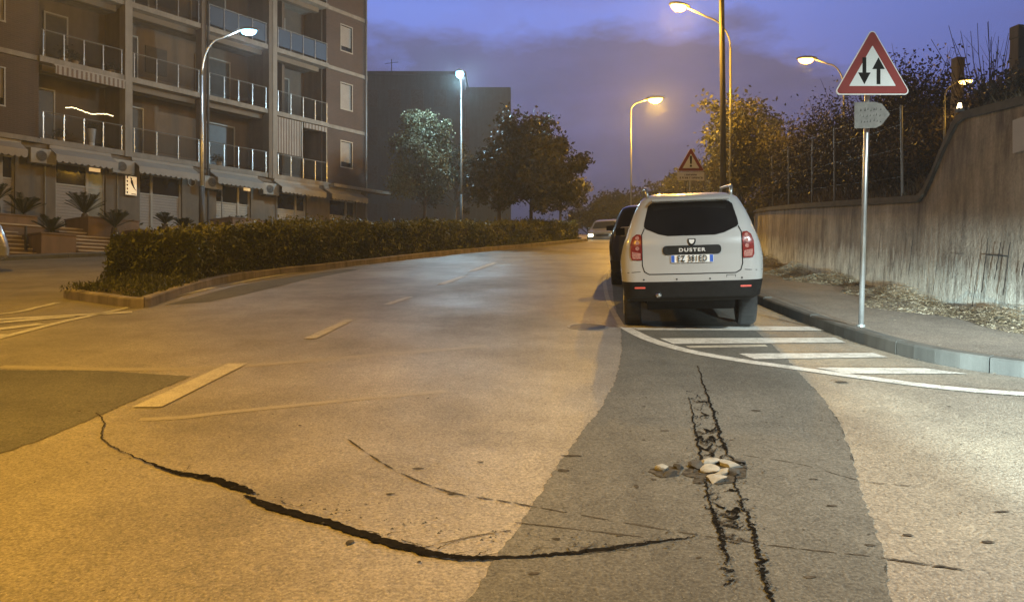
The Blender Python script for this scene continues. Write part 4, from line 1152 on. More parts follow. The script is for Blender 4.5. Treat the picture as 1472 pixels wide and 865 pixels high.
# pavement in front of the steps
a = [(-14, 4.45), (20, 4.45), (20, 5.6), (-14, 5.6)]
def loc2w(u, w): return (P0.x+.603*u+.798*w, P0.y+.798*u-.603*w)
sheet('pavement', [loc2w(u, w) for u, w in [(-14, 2.3), (16, 2.3), (16, 5.6), (-14, 5.6)]], .10, M['pavement'])
kerb('kerb', [loc2w(u, 5.72) for u in (-14, -5, 0, 5, 10, 15.9)], w=.13, h=.12, side=-1)

# ---------------------------------------------------------------- dark block far behind
db = empty('dark_building', (-13.0, 66, gz(66)), 0); tag(db, 'dark unlit flat roofed building standing behind the trees', 'building')
zt = (432.5-108)/F*66-gz(66); X0, X1 = -1.0, 12.9
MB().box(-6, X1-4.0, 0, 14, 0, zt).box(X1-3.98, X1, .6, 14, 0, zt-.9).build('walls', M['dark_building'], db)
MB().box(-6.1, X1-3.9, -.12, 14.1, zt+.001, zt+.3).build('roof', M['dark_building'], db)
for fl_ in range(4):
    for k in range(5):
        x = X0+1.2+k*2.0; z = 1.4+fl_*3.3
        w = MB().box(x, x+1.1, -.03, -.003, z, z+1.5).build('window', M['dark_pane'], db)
MB().tube([(2.2, 2, zt), (2.2, 2, zt+2.0)], .04, 5).tube([(1.6, 2, zt+1.6), (2.8, 2, zt+1.75)], .025, 4).build('antenna', M['steel_dark'], db)
# ================================================================ signs
def rtri(side, r, n=6):
    """rounded equilateral triangle, apex up, centred on its base middle, in XZ"""
    h = side*math.sqrt(3)/2; c = [(-side/2, 0), (side/2, 0), (0, h)]; out = []
    ins = r; cs = [(-side/2+ins*math.sqrt(3), ins), (side/2-ins*math.sqrt(3), ins), (0, h-2*ins)]
    st = [210, 330, 90]
    for (x, z), a in zip(cs, st):
        for k in range(n+1):
            t = math.radians(a-60+120*k/n); out.append((x+r*math.cos(t), z+r*math.sin(t)))
    return out
def flat(poly, y0, y1, dz=0, dx=0): return MB().prism([(x+dx, y0, z+dz) for x, z in poly], (0, y1-y0, 0))
def tri_sign(foot, tip, zc, side, label, pole_r, pmat, yaw=0):
    """foot: pole base, tip: pole top; zc: z of the triangle's base"""
    root = empty('warning_sign' if side else 'sign', foot, 0); tag(root, label, 'road sign')
    f = Vector(foot); t = Vector(tip)-f
    MB().tube([(0, 0, -.2), t*.5, t], pole_r, 12).build('pole', pmat, root, smooth=True)
    MB().tube([t, t+Vector((0, 0, .012))], pole_r*1.1, 12).build('cap', M['plastic'], root)
    MB().tube([(0, 0, .0), (0, 0, .03)], pole_r*1.7, 12).build('collar', M['steel_dull'], root)
    cx = t.x*(zc-f.z)/t.z; cx2 = t.x*(zc+.5*side-f.z)/t.z; c = (cx+cx2)/2; z = zc-f.z
    y = -pole_r-.03
    pl = flat(rtri(side, .045), y-.012, y, z, c).build('sign_plate', M['sign_white'], root)
    h = side*math.sqrt(3)/2
    flat(rtri(side*.955, .035), y-.014, y-.0125, z+h*.015+.002, c).build('red_border', M['sign_red'], pl)
    flat(rtri(side*.60, .006), y-.016, y-.0145, z+side*.112, c).build('white_field', M['sign_white'], pl)
    MB().box(c-.06, c+.06, y+.001, y+.03, z+.1, z+.14).box(c-.06, c+.06, y+.001, y+.03, z+.45*side, z+.45*side+.04).build('bracket', M['steel_dull'], root)
    return root, pl, c, y, z
root, pl, c, y, z = tri_sign((G(1237, 470, .135)), (4.17, 8.86, 2.95), 2.375, .90, 'large triangle sign with two opposite black arrows on a steel pole by the wall', .030, M['steel'])
def arrow(cx, cz, L, up):
    s = 1 if up else -1; w = .022; hw = .072; hl = .135
    return [(cx-w, cz-s*L/2), (cx+w, cz-s*L/2), (cx+w, cz+s*(L/2-hl)), (cx+hw, cz+s*(L/2-hl)), (cx, cz+s*L/2), (cx-hw, cz+s*(L/2-hl)), (cx-w, cz+s*(L/2-hl))]
flat(arrow(-.095, .275, .31, False), y-.018, y-.0165, z, c).build('arrow', M['black'], pl)
flat(arrow(.068, .275, .31, True), y-.018, y-.0165, z, c).build('arrow', M['black'], pl)
pz = z-.385
pp = [(-.215, 0), (-.215, .30), (.02, .305), (.10, .285), (.19, .17), (.19, .155), (.10, .04), (.03, .005)]
pa = flat(pp, y-.008, y, pz, c+.01).build('arrow_plate', M['sign_grey'], root)
gr = MB()
for r_ in range(3):
    for k in range(7):
        x = -.14+k*.037+random.uniform(-.01, .01); zz = .07+r_*.065+random.uniform(-.01, .01)
        gr.prism([(c+x, y-.009, pz+zz), (c+x+random.uniform(.012, .03), y-.009, pz+zz+.004), (c+x+.015, y-.009, pz+zz+random.uniform(.02, .045))], (0, -.0008, 0))
gr.build('worn_print', M['stain'], pa)
q, dd = on_wall(1464, 193); nn = Vector((dd.y, -dd.x, 0))
o = MB().box(-.16, .16, -.012, .0, -.20, .20).build('wall_plate', M['shutter'], bevel=.004); o.location = q-nn*.012; o.rotation_euler = (0, 0, math.atan2(dd.y, dd.x)+PI)
tag(o, 'pale blank plate fixed high on the retaining wall at the right edge', 'plate')
# second sign with exclamation mark
Y2 = 24.5; fx = (992-736)/F*Y2; zb = (432.5-247)/F*Y2; g0 = gz(Y2)+.13
root, pl, c, y, z = tri_sign((fx, Y2, g0), (fx+.01, Y2, zb+.7), zb, .90, 'triangle sign with an exclamation mark and text panel above the white car', .03, M['steel_dull'])
flat([(-.028, .24), (.028, .24), (.036, .50), (-.036, .50)], y-.018, y-.0165, z, c).build('exclamation_mark', M['black'], pl)
flat([(.036*math.cos(2*PI*k/12), .175+.036*math.sin(2*PI*k/12)) for k in range(12)], y-.018, y-.0165, z, c).build('exclamation_mark', M['black'], pl)
tp = flat([(-.43, -.29), (.43, -.29), (.43, -.02), (-.43, -.02)], y-.010, y, z, c).build('text_panel', M['sign_white'], root)
tx = MB()
for (zz, x0, x1, hgt) in ((-.135, -.20, .17, .05), (-.235, -.36, .36, .06)):
    x = x0
    while x < x1:
        w = random.uniform(.028, .042); tx.box(c+x, c+x+w*.35, y-.0118, y-.0102, z+zz, z+zz+hgt)
        tx.box(c+x+w*.36, c+x+w, y-.0118, y-.0102, z+zz+random.choice((0, hgt*.4, hgt*.75)), z+zz+random.choice((.2, .6, 1))*hgt*.25+hgt*.75); x += w+.016
        if random.random() < .1: x += .03
tx.build('faded_print', M['stain'], tp)

# ================================================================ street lamps
def lamp_light(parent, loc, col, power, size=.12, kind='POINT', aim=None, cone=110):
    d = bpy.data.lights.new('lamp_light', kind); d.color = col; d.energy = power; d.shadow_soft_size = size
    if kind == 'SPOT': d.spot_size = math.radians(cone); d.spot_blend = .75
    o = bpy.data.objects.new('lamp_light', d); COL.objects.link(o); o.parent = parent; o.location = loc
    if aim: o.rotation_euler = Vector(aim).to_track_quat('-Z', 'Y').to_euler()
    return o
SOD = (1.0, .52, .05); LEDC = (.80, .93, 1.0)
def street_lamp(base, head, label, lens, col, power, rad=.07, rise=.9, mat=M['steel_dull'], k=1.0, group='street lamps', sleeve=True, kind='POINT', aim=None, cone=110):
    b = Vector(base); h = Vector(head)-b
    root = empty('street_lamp', b); tag(root, label, 'street lamp', group)
    flat_ = Vector((h.x, h.y, 0)); d = flat_.normalized() if flat_.length > .05 else Vector((0, -1, 0))
    zt = h.z-rise
    MB().tube([(0, 0, -.2), (0, 0, h.z*.5), (0, 0, zt)], [rad, rad*.85, rad*.6], 10).build('pole', mat, root, smooth=True)
    if sleeve: MB().tube([(0, 0, 0), (0, 0, min(2.6, h.z*.3))], [rad*1.35, rad*1.3], 10).build('sleeve', M['steel_dark'], root, smooth=True)
    end = h-d*.30*k; L = Vector((end.x, end.y, 0)).length; pts = [Vector((0, 0, zt-.05))]
    for j in range(1, 9):
        t = j/8; pts.append(Vector((0, 0, zt))+Vector((end.x, end.y, 0))*(1-math.cos(t*PI/2))*.55+Vector((0, 0, rise*.85*math.sin(t*PI/2))))
    pts.append(Vector((end.x, end.y, h.z+.02)))
    MB().tube(pts, rad*.5, 8).build('arm', mat, root, smooth=True)
    def ell(c, a, bb, cc, zmin=-1, zmax=1):
        m = MB(); R = []; n = 14; s = Vector((-d.y, d.x, 0))
        for i in range(9):
            v = zmin+(zmax-zmin)*i/8; r = math.sqrt(max(0, 1-v*v))+.001
            R.append([c+d*a*r*math.cos(2*PI*q/n)+s*bb*r*math.sin(2*PI*q/n)+Vector((0, 0, cc*v)) for q in range(n)])
        for r in R: m.v += [tuple(q) for q in r]
        for i in range(8):
            for q in range(n): m.f.append((i*n+q, i*n+(q+1) % n, (i+1)*n+(q+1) % n, (i+1)*n+q))
        m.f.append(tuple(range(n))); m.f.append(tuple(8*n+q for q in range(n)))
        return m
    hd = ell(h+Vector((0, 0, .03)), .42*k, .17*k, .11*k, 0, 1).build('lamp_head', M['steel_dull'], root, smooth=True)
    ell(h+Vector((0, 0, .02))+d*.04, .30*k, .15*k, .17*k, -1, 0).build('lit_lens', lens, hd, smooth=True)
    if power: lamp_light(root, h+d*.04-Vector((0, 0, .34)), col, power, kind=kind, aim=aim, cone=cone)
    return root
E_ = 1.0
def hp(px, py, Y): return P(px, py, Y)
def og(px, Y, x=None): X = (px-736)/F*Y; return Vector((X, Y, gz(Y)))
street_lamp(og(290, 27.4), hp(356, 45, 27.4), 'tall curved street lamp with a blue white light in front of the apartment building', M['led'], (.65, .86, 1.0), 480, .075, 1.6, M['steel'])
street_lamp(og(663, 37.4), hp(661, 106, 35.8), 'street lamp with a brilliant blue white light above the far hedge and trees', M['led'], (.52, .82, 1.0), 2300, .06, .8, k=1.25)
street_lamp(og(1050, 25.2), hp(977, 10, 24.3), 'orange street lamp at the top of the photo beside the wooden pole', M['sodium'], SOD, 2400, .055, 1.0, sleeve=False)
street_lamp(og(907, 44), hp(941, 143, 43.6), 'orange street lamp on a thin pole right of the blue white lamp', M['sodium'], SOD, 6500, .05, .6, k=1.4, sleeve=False)
street_lamp(Vector(((950-736)/F*75, 75, gz(75))), hp(961, 264, 75), 'small faraway orange street lamp just above the roof of the white car', M['sodium'], SOD, 500, .08, .3, k=1.5, sleeve=False)
b = Vector(((1213-736)/F*32, 32, bank_z((1213-736)/F*32, 32)-.3))
street_lamp(b, hp(1160, 86, 32), 'orange street lamp on a curved arm rising from the bank left of the arrow sign', M['sodium'], SOD, 500, .06, 1.2, k=1.1, sleeve=False)
b = Vector(((1358-736)/F*12.4, 12.4, bank_z((1358-736)/F*12.4, 12.4)-.2))
street_lamp(b, hp(1384, 119, 12.3), 'low orange lamp on a thin post in the scrub between the two concrete posts', M['sodium'], SOD, 14, .02, .25, k=.33, sleeve=False)
q, dd = on_wall(1372, 188)
wlmp = empty('wall_lamp', (q.x, q.y, wtop(q.y))); tag(wlmp, 'tiny lit lamp on the sloping top of the retaining wall', 'wall lamp')
MB().box(-.03, .05, -.03, .05, 0, .05).build('base', M['steel_dark'], wlmp)
MB().tube([(0, 0, .05), (.0, -.01, .12)], [.035, .02], 8).build('bulb', M['warmlamp'], wlmp)
# lamps of the same street that stand outside the picture and light its foreground
street_lamp((-11.2, 13.5, gz(13.5)), (-10.0, 13.2, gz(13.5)+8), 'orange street lamp beyond the left edge of the photo', M['sodium'], SOD, 2100, .07, 1.1)
street_lamp((-5.4, .6, gz(.6)), (-3.9, 1.0, gz(1)+8.2), 'orange street lamp behind the camera on the left', M['sodium'], SOD, 5600, .07, 1.1, kind='SPOT', aim=(-.10, .20, -1), cone=130)
street_lamp((7.6, 1.0, gz(1)), (6.2, 1.3, gz(1)+7.6), 'white street lamp behind the camera on the right', M['led'], (.86, 1.0, 1.0), 6800, .07, 1.1, kind='SPOT', aim=(.06, .40, -1), cone=110)
sp = bpy.data.lights.new('headlamp_light', 'SPOT'); sp.energy = 30000; sp.color = (.74, .96, 1.0); sp.spot_size = math.radians(76); sp.spot_blend = .12; sp.shadow_soft_size = .08
so = bpy.data.objects.new('headlamp_light', sp); COL.objects.link(so); so.location = (3.6, -3.2, gz(-3.2)+.72)
so.rotation_euler = Vector((.30, 1, SLOPE-.66)).to_track_quat('-Z', 'Y').to_euler()
# thick wooden pole
X = (1040-736)/F*24; 
o = MB().tube([(0, 0, -.2), (-.02, 0, 5), (-.09, 0, 11)], [.10, .09, .075], 12).build('wooden_pole', M['wood_pole'], smooth=True)
o.location = (X, 24, gz(24)); tag(o, 'tall thick weathered wooden pole rising out of the top of the photo', 'pole')

# ================================================================ cars
def prof(tab, z, i):
    for a, b in zip(tab, tab[1:]):
        if a[0] <= z <= b[0]: t = (z-a[0])/(b[0]-a[0]); return a[i]+(b[i]-a[i])*t
    return tab[-1][i]
def shell(tab, zs, ncor=7, bow=.07):
    vs = []; n = 0
    for z in zs:
        hw, ry, fy, rc = (prof(tab, z, i) for i in (1, 2, 3, 4)); ring = []
        def bowr(x): return bow*(abs(x)/hw)**2.2
        # rear edge left to right, right side, front, left side
        for k in range(9):
            x = -(hw-rc)+2*(hw-rc)*k/8; ring.append((x, ry+bowr(x)))
        b0 = bowr(hw-rc); 
        for k in range(1, ncor): 
            t = k/ncor*PI/2; ring.append((hw-rc+rc*math.sin(t), ry+b0+rc*(1-math.cos(t))))
        y0 = ry+b0+rc; y1 = fy-b0*1.6-rc*1.3
        for k in range(15): ring.append((hw*(1-.0*k), y0+(y1-y0)*k/14))
        for k in range(1, ncor):
            t = k/ncor*PI/2; ring.append((hw-rc+rc*math.cos(t), y1+rc*1.3*math.sin(t)))
        for k in range(9):
            x = (hw-rc)-2*(hw-rc)*k/8; ring.append((x, fy-1.6*bowr(x)))
        left = [(-x, y) for x, y in ring[9:9+2*(ncor-1)+15]][::-1]
        ring += left; n = len(ring); vs += [(x, y, z) for x, y in ring]
    fs = []
    for i in range(len(zs)-1):
        for k in range(n): fs.append((i*n+k, i*n+(k+1) % n, (i+1)*n+(k+1) % n, (i+1)*n+k))
    fs.append(tuple(reversed(range(n)))); fs.append(tuple((len(zs)-1)*n+k for k in range(n)))
    return vs, fs
def mesh_of(vs, fs):
    me = bpy.data.meshes.new('tmp'); me.from_pydata(vs, [], fs)
    bm = bmesh.new(); bm.from_mesh(me); bmesh.ops.recalc_face_normals(bm, faces=bm.faces); bm.to_mesh(me); bm.free(); return me
def cut(me, cutters):
    o = bpy.data.objects.new('t', me); COL.objects.link(o); tmp = [o]
    for c in cutters:
        co_ = bpy.data.objects.new('c', c); COL.objects.link(co_); tmp.append(co_)
        md = o.modifiers.new('b', 'BOOLEAN'); md.object = co_; md.operation = 'DIFFERENCE'; md.solver = 'EXACT'
    bpy.context.view_layer.update(); dg = bpy.context.evaluated_depsgraph_get()
    r = bpy.data.meshes.new_from_object(o.evaluated_get(dg))
    for t in tmp: bpy.data.objects.remove(t)
    return r
def decal_mesh(bvh, poly, axis, off=.004, grid=.07, thick=0.0):
    bm = bmesh.new(); f = bm.faces.new([bm.verts.new((a, b, 0)) for a, b in poly])
    for ax in (0, 1):
        lo = min(p[ax] for p in poly); hi = max(p[ax] for p in poly); c = lo+grid
        while c < hi:
            no = (1, 0, 0) if ax == 0 else (0, 1, 0); co = (c, 0, 0) if ax == 0 else (0, c, 0)
            bmesh.ops.bisect_plane(bm, geom=bm.verts[:]+bm.edges[:]+bm.faces[:], plane_co=co, plane_no=no); c += grid
    bmesh.ops.triangulate(bm, faces=bm.faces)
    for v in bm.verts:
        a, b = v.co.x, v.co.y
        o, d = {'rear': ((a, -3, b), (0, 1, 0)), 'front': ((a, 12, b), (0, -1, 0)), 'left': ((-4, a, b), (1, 0, 0)), 'right': ((4, a, b), (-1, 0, 0)), 'top': ((a, b, 5), (0, 0, -1))}[axis]
        hit = bvh.ray_cast(Vector(o), Vector(d))
        p = hit[0] if hit[0] is not None else (Vector(o)+Vector(d)*3.2)
        nrm = hit[1] if hit[1] is not None else -Vector(d)
        if nrm.dot(Vector(d)) > 0: nrm = -nrm
        v.co = p+(-Vector(d)*.75+nrm*.25)*off
    me = bpy.data.meshes.new('d'); bmesh.ops.recalc_face_normals(bm, faces=bm.faces)
    ref = -Vector({'rear': (0, 1, 0), 'front': (0, -1, 0), 'left': (1, 0, 0), 'right': (-1, 0, 0), 'top': (0, 0, -1)}[axis])
    for fc in bm.faces:
        if fc.normal.dot(ref) < 0: fc.normal_flip()
    bm.to_mesh(me); bm.free()
    for p in me.polygons: p.use_smooth = True
    return me
def rrect(x0, x1, z0, z1, r=.02, n=4):
    out = []
    for cx, cz, a in ((x1-r, z1-r, 0), (x0+r, z1-r, 90), (x0+r, z0+r, 180), (x1-r, z0+r, 270)):
        for k in range(n+1): t = math.radians(a+90*k/n); out.append((cx+r*math.cos(t), cz+r*math.sin(t)))
    return out
def seam(pts, w=.010, closed=False):
    """closed outline strip from a polyline, as a polygon list"""
    out = []
    for (x0, z0), (x1, z1) in zip(pts, pts[1:]):
        L = math.hypot(x1-x0, z1-z0); nx, nz = -(z1-z0)/L*w/2, (x1-x0)/L*w/2; ex, ez = (x1-x0)/L*w*.3, (z1-z0)/L*w*.3
        out.append([(x0+nx-ex, z0+nz-ez), (x1+nx+ex, z1+nz+ez), (x1-nx+ex, z1-nz+ez), (x0-nx-ex, z0-nz-ez)])
    return out
SUV = [(.28, .78, .12, 4.12, .16), (.34, .87, .035, 4.22, .20), (.56, .905, .0, 4.29, .24), (.70, .918, .02, 4.31, .24), (.85, .922, .05, 4.30, .24), (.93, .915, .065, 4.22, .23),
       (1.0, .90, .075, 4.02, .22), (1.06, .885, .085, 3.62, .20), (1.12, .865, .10, 3.18, .19), (1.2, .835, .14, 3.03, .18), (1.32, .79, .20, 2.88, .17), (1.45, .735, .27, 2.70, .16), (1.56, .675, .34, 2.50, .15),
       (1.61, .63, .39, 2.34, .14), (1.645, .56, .50, 2.15, .14), (1.665, .46, .72, 1.95, .14)]
def scaled(tab, sw, sl, sh): return [(z*sh, hw*sw, ry*sl, fy*sl, rc*sw) for z, hw, ry, fy, rc in tab]
def tyre_mesh(R, w):
    m = MB(); n = 32
    prf = [(R*.62, -w/2), (R*.93, -w/2), (R, -w/2+.03), (R, w/2-.03), (R*.93, w/2), (R*.62, w/2)]
    for r, x in prf: m.v += [(x, r*math.cos(2*PI*k/n), r*math.sin(2*PI*k/n)) for k in range(n)]
    for j in range(6):
        for k in range(n): m.f.append((j*n+k, j*n+(k+1) % n, ((j+1) % 6)*n+(k+1) % n, ((j+1) % 6)*n+k))
    # tread grooves as shallow ribs
    for gx in (-.045, .0, .045): 
        b = len(m.v)
        for r, x in ((R+.002, gx-.016), (R+.002, gx+.016)): m.v += [(x, r*math.cos(2*PI*k/n), r*math.sin(2*PI*k/n)) for k in range(n)]
        for k in range(n): m.f.append((b+k, b+(k+1) % n, b+n+(k+1) % n, b+n+k))
    return m
def rim_mesh(R, s):
    m = MB(); n = 20; m.v += [(s*.02, R*.62*math.cos(2*PI*k/n), R*.62*math.sin(2*PI*k/n)) for k in range(n)]; m.f.append(tuple(range(n)))
    for k in range(5):
        a = 2*PI*k/5; c, d = math.cos(a), math.sin(a)
        mt = Matrix.Rotation(a, 4, 'X')
        m.box(min(0, s*.07)+s*.0, max(0, s*.07), -.03, .03, .0, R*.6, mt)
    return m
def car(name, label, loc, heading, paint, tab, L, W, Hs, suv=False, clz=None, pitch=True, cat='car', face='rear', lights_on=False):
    hdg = heading; rx = math.atan(SLOPE*math.cos(hdg)) if pitch else 0
    root = empty(name, loc, -hdg, 0); root.rotation_mode = 'XYZ'; root.rotation_euler = (rx, -math.atan(SLOPE*math.sin(hdg))*(1 if pitch else 0), -hdg)
    tag(root, label, cat)
    R = .335 if suv else .30*Hs+.01; ya, yb = .83*L/4.31, 3.50*L/4.31; zc = R
    sc_ = tab[-1][0]/1.665; cl = clz or .57*sc_
    cutters = []
    for y in (ya, yb):
        for s in (-1, 1):
            m = MB(); x0 = s*(W/2-.30); x1 = s*(W/2+.2); n = 28; rr = R+.055
            m.v = [(x, y+rr*math.cos(2*PI*k/n), zc+rr*math.sin(2*PI*k/n)) for x in (x0, x1) for k in range(n)]
            m.f = [(k, (k+1) % n, n+(k+1) % n, n+k) for k in range(n)]+[tuple(reversed(range(n))), tuple(n+k for k in range(n))]
            cutters.append(mesh_of(m.v, m.f))
    def zs_(a, b): return sorted({a, b, *[t[0] for t in tab if a < t[0] < b], *[a+(b-a)*k/10 for k in range(1, 10)]})
    full = shell(tab, zs_(tab[0][0], tab[-1][0])); bvh = BVHTree.FromPolygons(full[0], full[1])
    up = cut(mesh_of(*shell(tab, zs_(cl, tab[-1][0]))), cutters); lo = cut(mesh_of(*shell([(z, hw*1.004, ry-.006, fy+.006, rc) for z, hw, ry, fy, rc in tab], zs_(tab[0][0], cl-.003))), cutters)
    for me in (up, lo):
        for p in me.polygons: p.use_smooth = len(p.vertices) < 8
        try: me.set_sharp_from_angle(angle=math.radians(38))
        except Exception: pass
    link('body', up, paint, root).data.materials.clear(); root.children[-1].data.materials.append(paint)
    lw = link('lower_cladding', lo, None, root); lo.materials.clear(); lo.materials.append(M['plastic'] if suv else paint)
    MB().box(-W/2+.31, W/2-.31, .35, L-.5, .27, .46 if suv and clz else .40).build('underbody', M['plastic'], root)
    for y in (ya, yb):
        for s in (-1, 1):
            t = tyre_mesh(R, .215).build('wheel', M['rubber'], root, smooth=False); t.location = (s*(W/2-.125), y, zc)
            rm = rim_mesh(R, s).build('rim', M['rim'], t); rm.location = (s*.05, 0, 0)
    def dec(nm, poly, axis, mt, off=.004, parent=None, grid=.07):
        return link(nm, decal_mesh(bvh, poly, axis, off, grid), mt, parent or root)
    q = lambda pts: [(x*W/1.82, z*sc_) for x, z in pts]
    # side glass and door seams
    for s, ax in ((-1, 'left'), (1, 'right')):
        k = L/4.31; gl = [(.62, 1.17), (.70, 1.47), (1.0, 1.535), (2.25, 1.535), (2.62, 1.36), (2.86, 1.15), (1.9, 1.13)]
        w_ = dec('side_window', [(a*k, b*sc_) for a, b in gl], ax, M['carglass'])
        for a in (1.02, 1.98): dec('pillar', [(a*k, 1.13*sc_), ((a+.07)*k, 1.13*sc_), ((a+.07)*k, 1.54*sc_), (a*k, 1.54*sc_)], ax, M['plastic'], .007, w_)
        for a in (1.25, 2.02, 2.95):
            for sg in seam([(a*k, .42*sc_), (a*k, 1.12*sc_)], .010): dec('door_seam', sg, ax, M['black'], .003)
        for a in (1.5, 2.25): dec('door_handle', rrect(a*k-.09, a*k+.09, .97*sc_, 1.0*sc_, .014), ax, M['plastic'] if suv else paint, .02)
        m = MB(); mx = s*(W/2+.06); m.box(min(mx, mx-s*.16), max(mx, mx-s*.16), 2.72*k, 2.84*k, 1.10*sc_, 1.24*sc_); mi = m.build('mirror', paint, root, bevel=.03)
        MB().box(mx-.07-.0, mx+.07, 2.715*k, 2.719*k, 1.115*sc_, 1.225*sc_).build('mirror_glass', M['carglass'], mi)
    # front
    dec('windscreen', q([(-.70, 1.15), (-.60, 1.50), (-.45, 1.555), (.45, 1.555), (.60, 1.50), (.70, 1.15)]), 'front', M['carglass'])
    dec('grille', q(rrect(-.36, .36, .70, .84, .05)), 'front', M['plastic'])
    for s in (-1, 1):
        x0, x1 = sorted((s*.50, s*.80))
        hl = dec('headlight', q(rrect(x0, x1, .70, .88, .06)), 'front', M['beam'] if lights_on else M['chrome'], .008)
    if suv: return root, dec, bvh
    # simple rear
    dec('rear_window', q(rrect(-.56, .56, 1.18, 1.52, .08)), 'rear', M['carglass'])
    for s in (-1, 1):
        x0, x1 = sorted((s*.62, s*.82)); dec('tail_light', q(rrect(x0, x1, .86, 1.16, .05)), 'rear', M['tail'], .008)
    dec('number_plate', q(rrect(-.26, .26, .60, .71, .01)), 'rear', M['plate_white'], .008)
    return root, dec, bvh

YR = 9.08; h0 = .165
ZM = [(0, 0), (.28, .40), (.34, .455), (.57, .647), (.685, .735), (.865, .905), (.945, .965), (1.055, 1.07), (1.18, 1.19), (1.56, 1.565), (1.665, 1.70), (2, 2.035)]
def zm(z):
    for (a, b), (c, d) in zip(ZM, ZM[1:]):
        if a <= z <= c: return b+(d-b)*(z-a)/(c-a)
XS = .92
TAB = [(zm(z), hw*XS, ry, fy, rc*.85) for z, hw, ry, fy, rc in SUV]
loc = Vector((2.17, YR, gz(YR)))
root, dec, bvh = car('parked_car', 'white four wheel drive car with a black lower bumper parked on the hatched bay', loc, h0, M['car_white'], TAB, 4.31, 1.82*XS, 1, suv=True, clz=zm(.57))
dec_ = dec
def dec(nm, poly, *a, **k): return dec_(nm, [(x*XS, zm(z)) for x, z in poly], *a, **k)
dec('rear_window', [(-.50, 1.575), (.50, 1.575), (.545, 1.545), (.60, 1.34), (.605, 1.29), (.58, 1.265), (.42, 1.20), (.30, 1.175), (-.30, 1.175), (-.42, 1.20), (-.58, 1.265), (-.605, 1.29), (-.60, 1.34), (-.545, 1.545)], 'rear', M['carglass'], .004)
tg = None
sm = [(-.60, 1.27), (-.635, 1.2), (-.635, .80), (-.61, .72), (-.55, .685), (.55, .685), (.61, .72), (.635, .80), (.635, 1.2), (.60, 1.27)]
for sg in seam(sm, .013): dec('tailgate_seam', sg, 'rear', M['black'], .003)
for sg in seam([(-.90, .705), (-.66, .72)], .007)+seam([(.66, .72), (.90, .705)], .007): dec('bumper_seam', sg, 'rear', M['plastic'], .003)
for s in (-1, 1):
    a, b = (.64, .785)
    P_ = [(s*x, z) for x, z in ((a, .865), (b-.02, .87), (b, .92), (b, 1.08), (b-.03, 1.17), (b-.08, 1.205), (a+.01, 1.20), (a, 1.17))]
    tl = dec('tail_light', P_, 'rear', M['tail'], .012)
    dec('clear_section', [(s*x, z) for x, z in ((a+.015, .885), (b-.03, .89), (b-.02, .95), (b-.02, .99), (a+.015, .97))], 'rear', M['tail_clear'], .015, tl)
    for cz in (1.03, 1.10, 1.16):
        dec('bulb_window', [(s*(a+.055)+.026*math.cos(2*PI*k/10), cz+.026*math.sin(2*PI*k/10)) for k in range(10)], 'rear', M['tail_clear'], .016, tl)
    rf = dec('reflector', rrect(*sorted((s*.60, s*.74)), .472, .498, .012), 'rear', M['reflector'], .012)
tr = dec('trim_strip', rrect(-.37, .37, .945, 1.055, .045), 'rear', M['plastic'], .014)
pl = dec('number_plate', rrect(-.27, .27, .825, .935, .008), 'rear', M['plate_white'], .016)
for x0, x1 in ((-.265, -.222), (.222, .265)): dec('blue_band', [(x0, .83), (x1, .83), (x1, .93), (x0, .93)], 'rear', M['plate_blue'], .018, pl)
def text_on(s, size, cx, cz, mat, name, parent, off, space=1.0, bold=.0, y=None, sx=1.0):
    cu = bpy.data.curves.new('t', 'FONT'); cu.body = s; cu.size = size; cu.align_x = 'CENTER'; cu.align_y = 'CENTER'; cu.space_character = space; cu.offset = bold; cu.extrude = .0015
    o = bpy.data.objects.new('t', cu); COL.objects.link(o); bpy.context.view_layer.update()
    me = bpy.data.meshes.new_from_object(o.evaluated_get(bpy.context.evaluated_depsgraph_get())); bpy.data.objects.remove(o)
    hit = bvh.ray_cast(Vector((cx, -3, cz)), Vector((0, 1, 0)))[0]; hu = bvh.ray_cast(Vector((cx, -3, cz+.05)), Vector((0, 1, 0)))[0]
    tilt = math.atan2(hu.y-hit.y, .05)
    mt = Matrix.Translation((cx, hit.y-off, cz)) @ Matrix.Rotation(-tilt, 4, 'X') @ Matrix.Rotation(PI/2, 4, 'X') @ Matrix.Diagonal((sx, 1, 1, 1))
    me.transform(mt)
    me.materials.clear()
    for v in me.vertices:
        h_ = bvh.ray_cast(Vector((v.co.x, -3, cz)), Vector((0, 1, 0)))[0]
        if h_ is not None: v.co.y += h_.y-hit.y
    return link(name, me, mat, parent)
text_on('DUSTER', .058, 0, 1.015, M['letter'], 'lettering', tr, .024, 1.25, .0018, sx=1.25)
text_on('EZ 381ED', .100, 0, .914, M['black'], 'lettering', pl, .032, 1.12, .0010, sx=.76)
em = dec('emblem', [(-.05, 1.135), (.05, 1.135), (.052, 1.10), (.035, 1.065), (0, 1.05), (-.035, 1.065), (-.052, 1.10)], 'rear', M['black'], .010)
dec('emblem_face', [(-.034, 1.125), (.034, 1.125), (.032, 1.10), (.018, 1.078), (0, 1.07), (-.018, 1.078), (-.032, 1.10)], 'rear', M['letter'], .013, em)
for x in (-.62, -.20, .22, .62): dec('parking_sensor', [(x+.013*math.cos(2*PI*k/10), .605+.012*math.sin(2*PI*k/10)) for k in range(10)], 'rear', M['black'], .006)
for sg in seam([(.43, .62), (.43, .655), (.54, .655), (.54, .62)], .006): dec('tow_cover_seam', sg, 'rear', M['black'], .004)
MB().tube([(-.40, -.01, .49), (-.40, .5, .47)], [.035, .033], 12).build('exhaust_pipe', M['chrome'], root, smooth=True)
MB().tube([(-.55, .83, .33), (.55, .83, .33)], .035, 8).box(-.12, .12, .70, .95, .24, .42).build('rear_axle', M['plastic'], root)
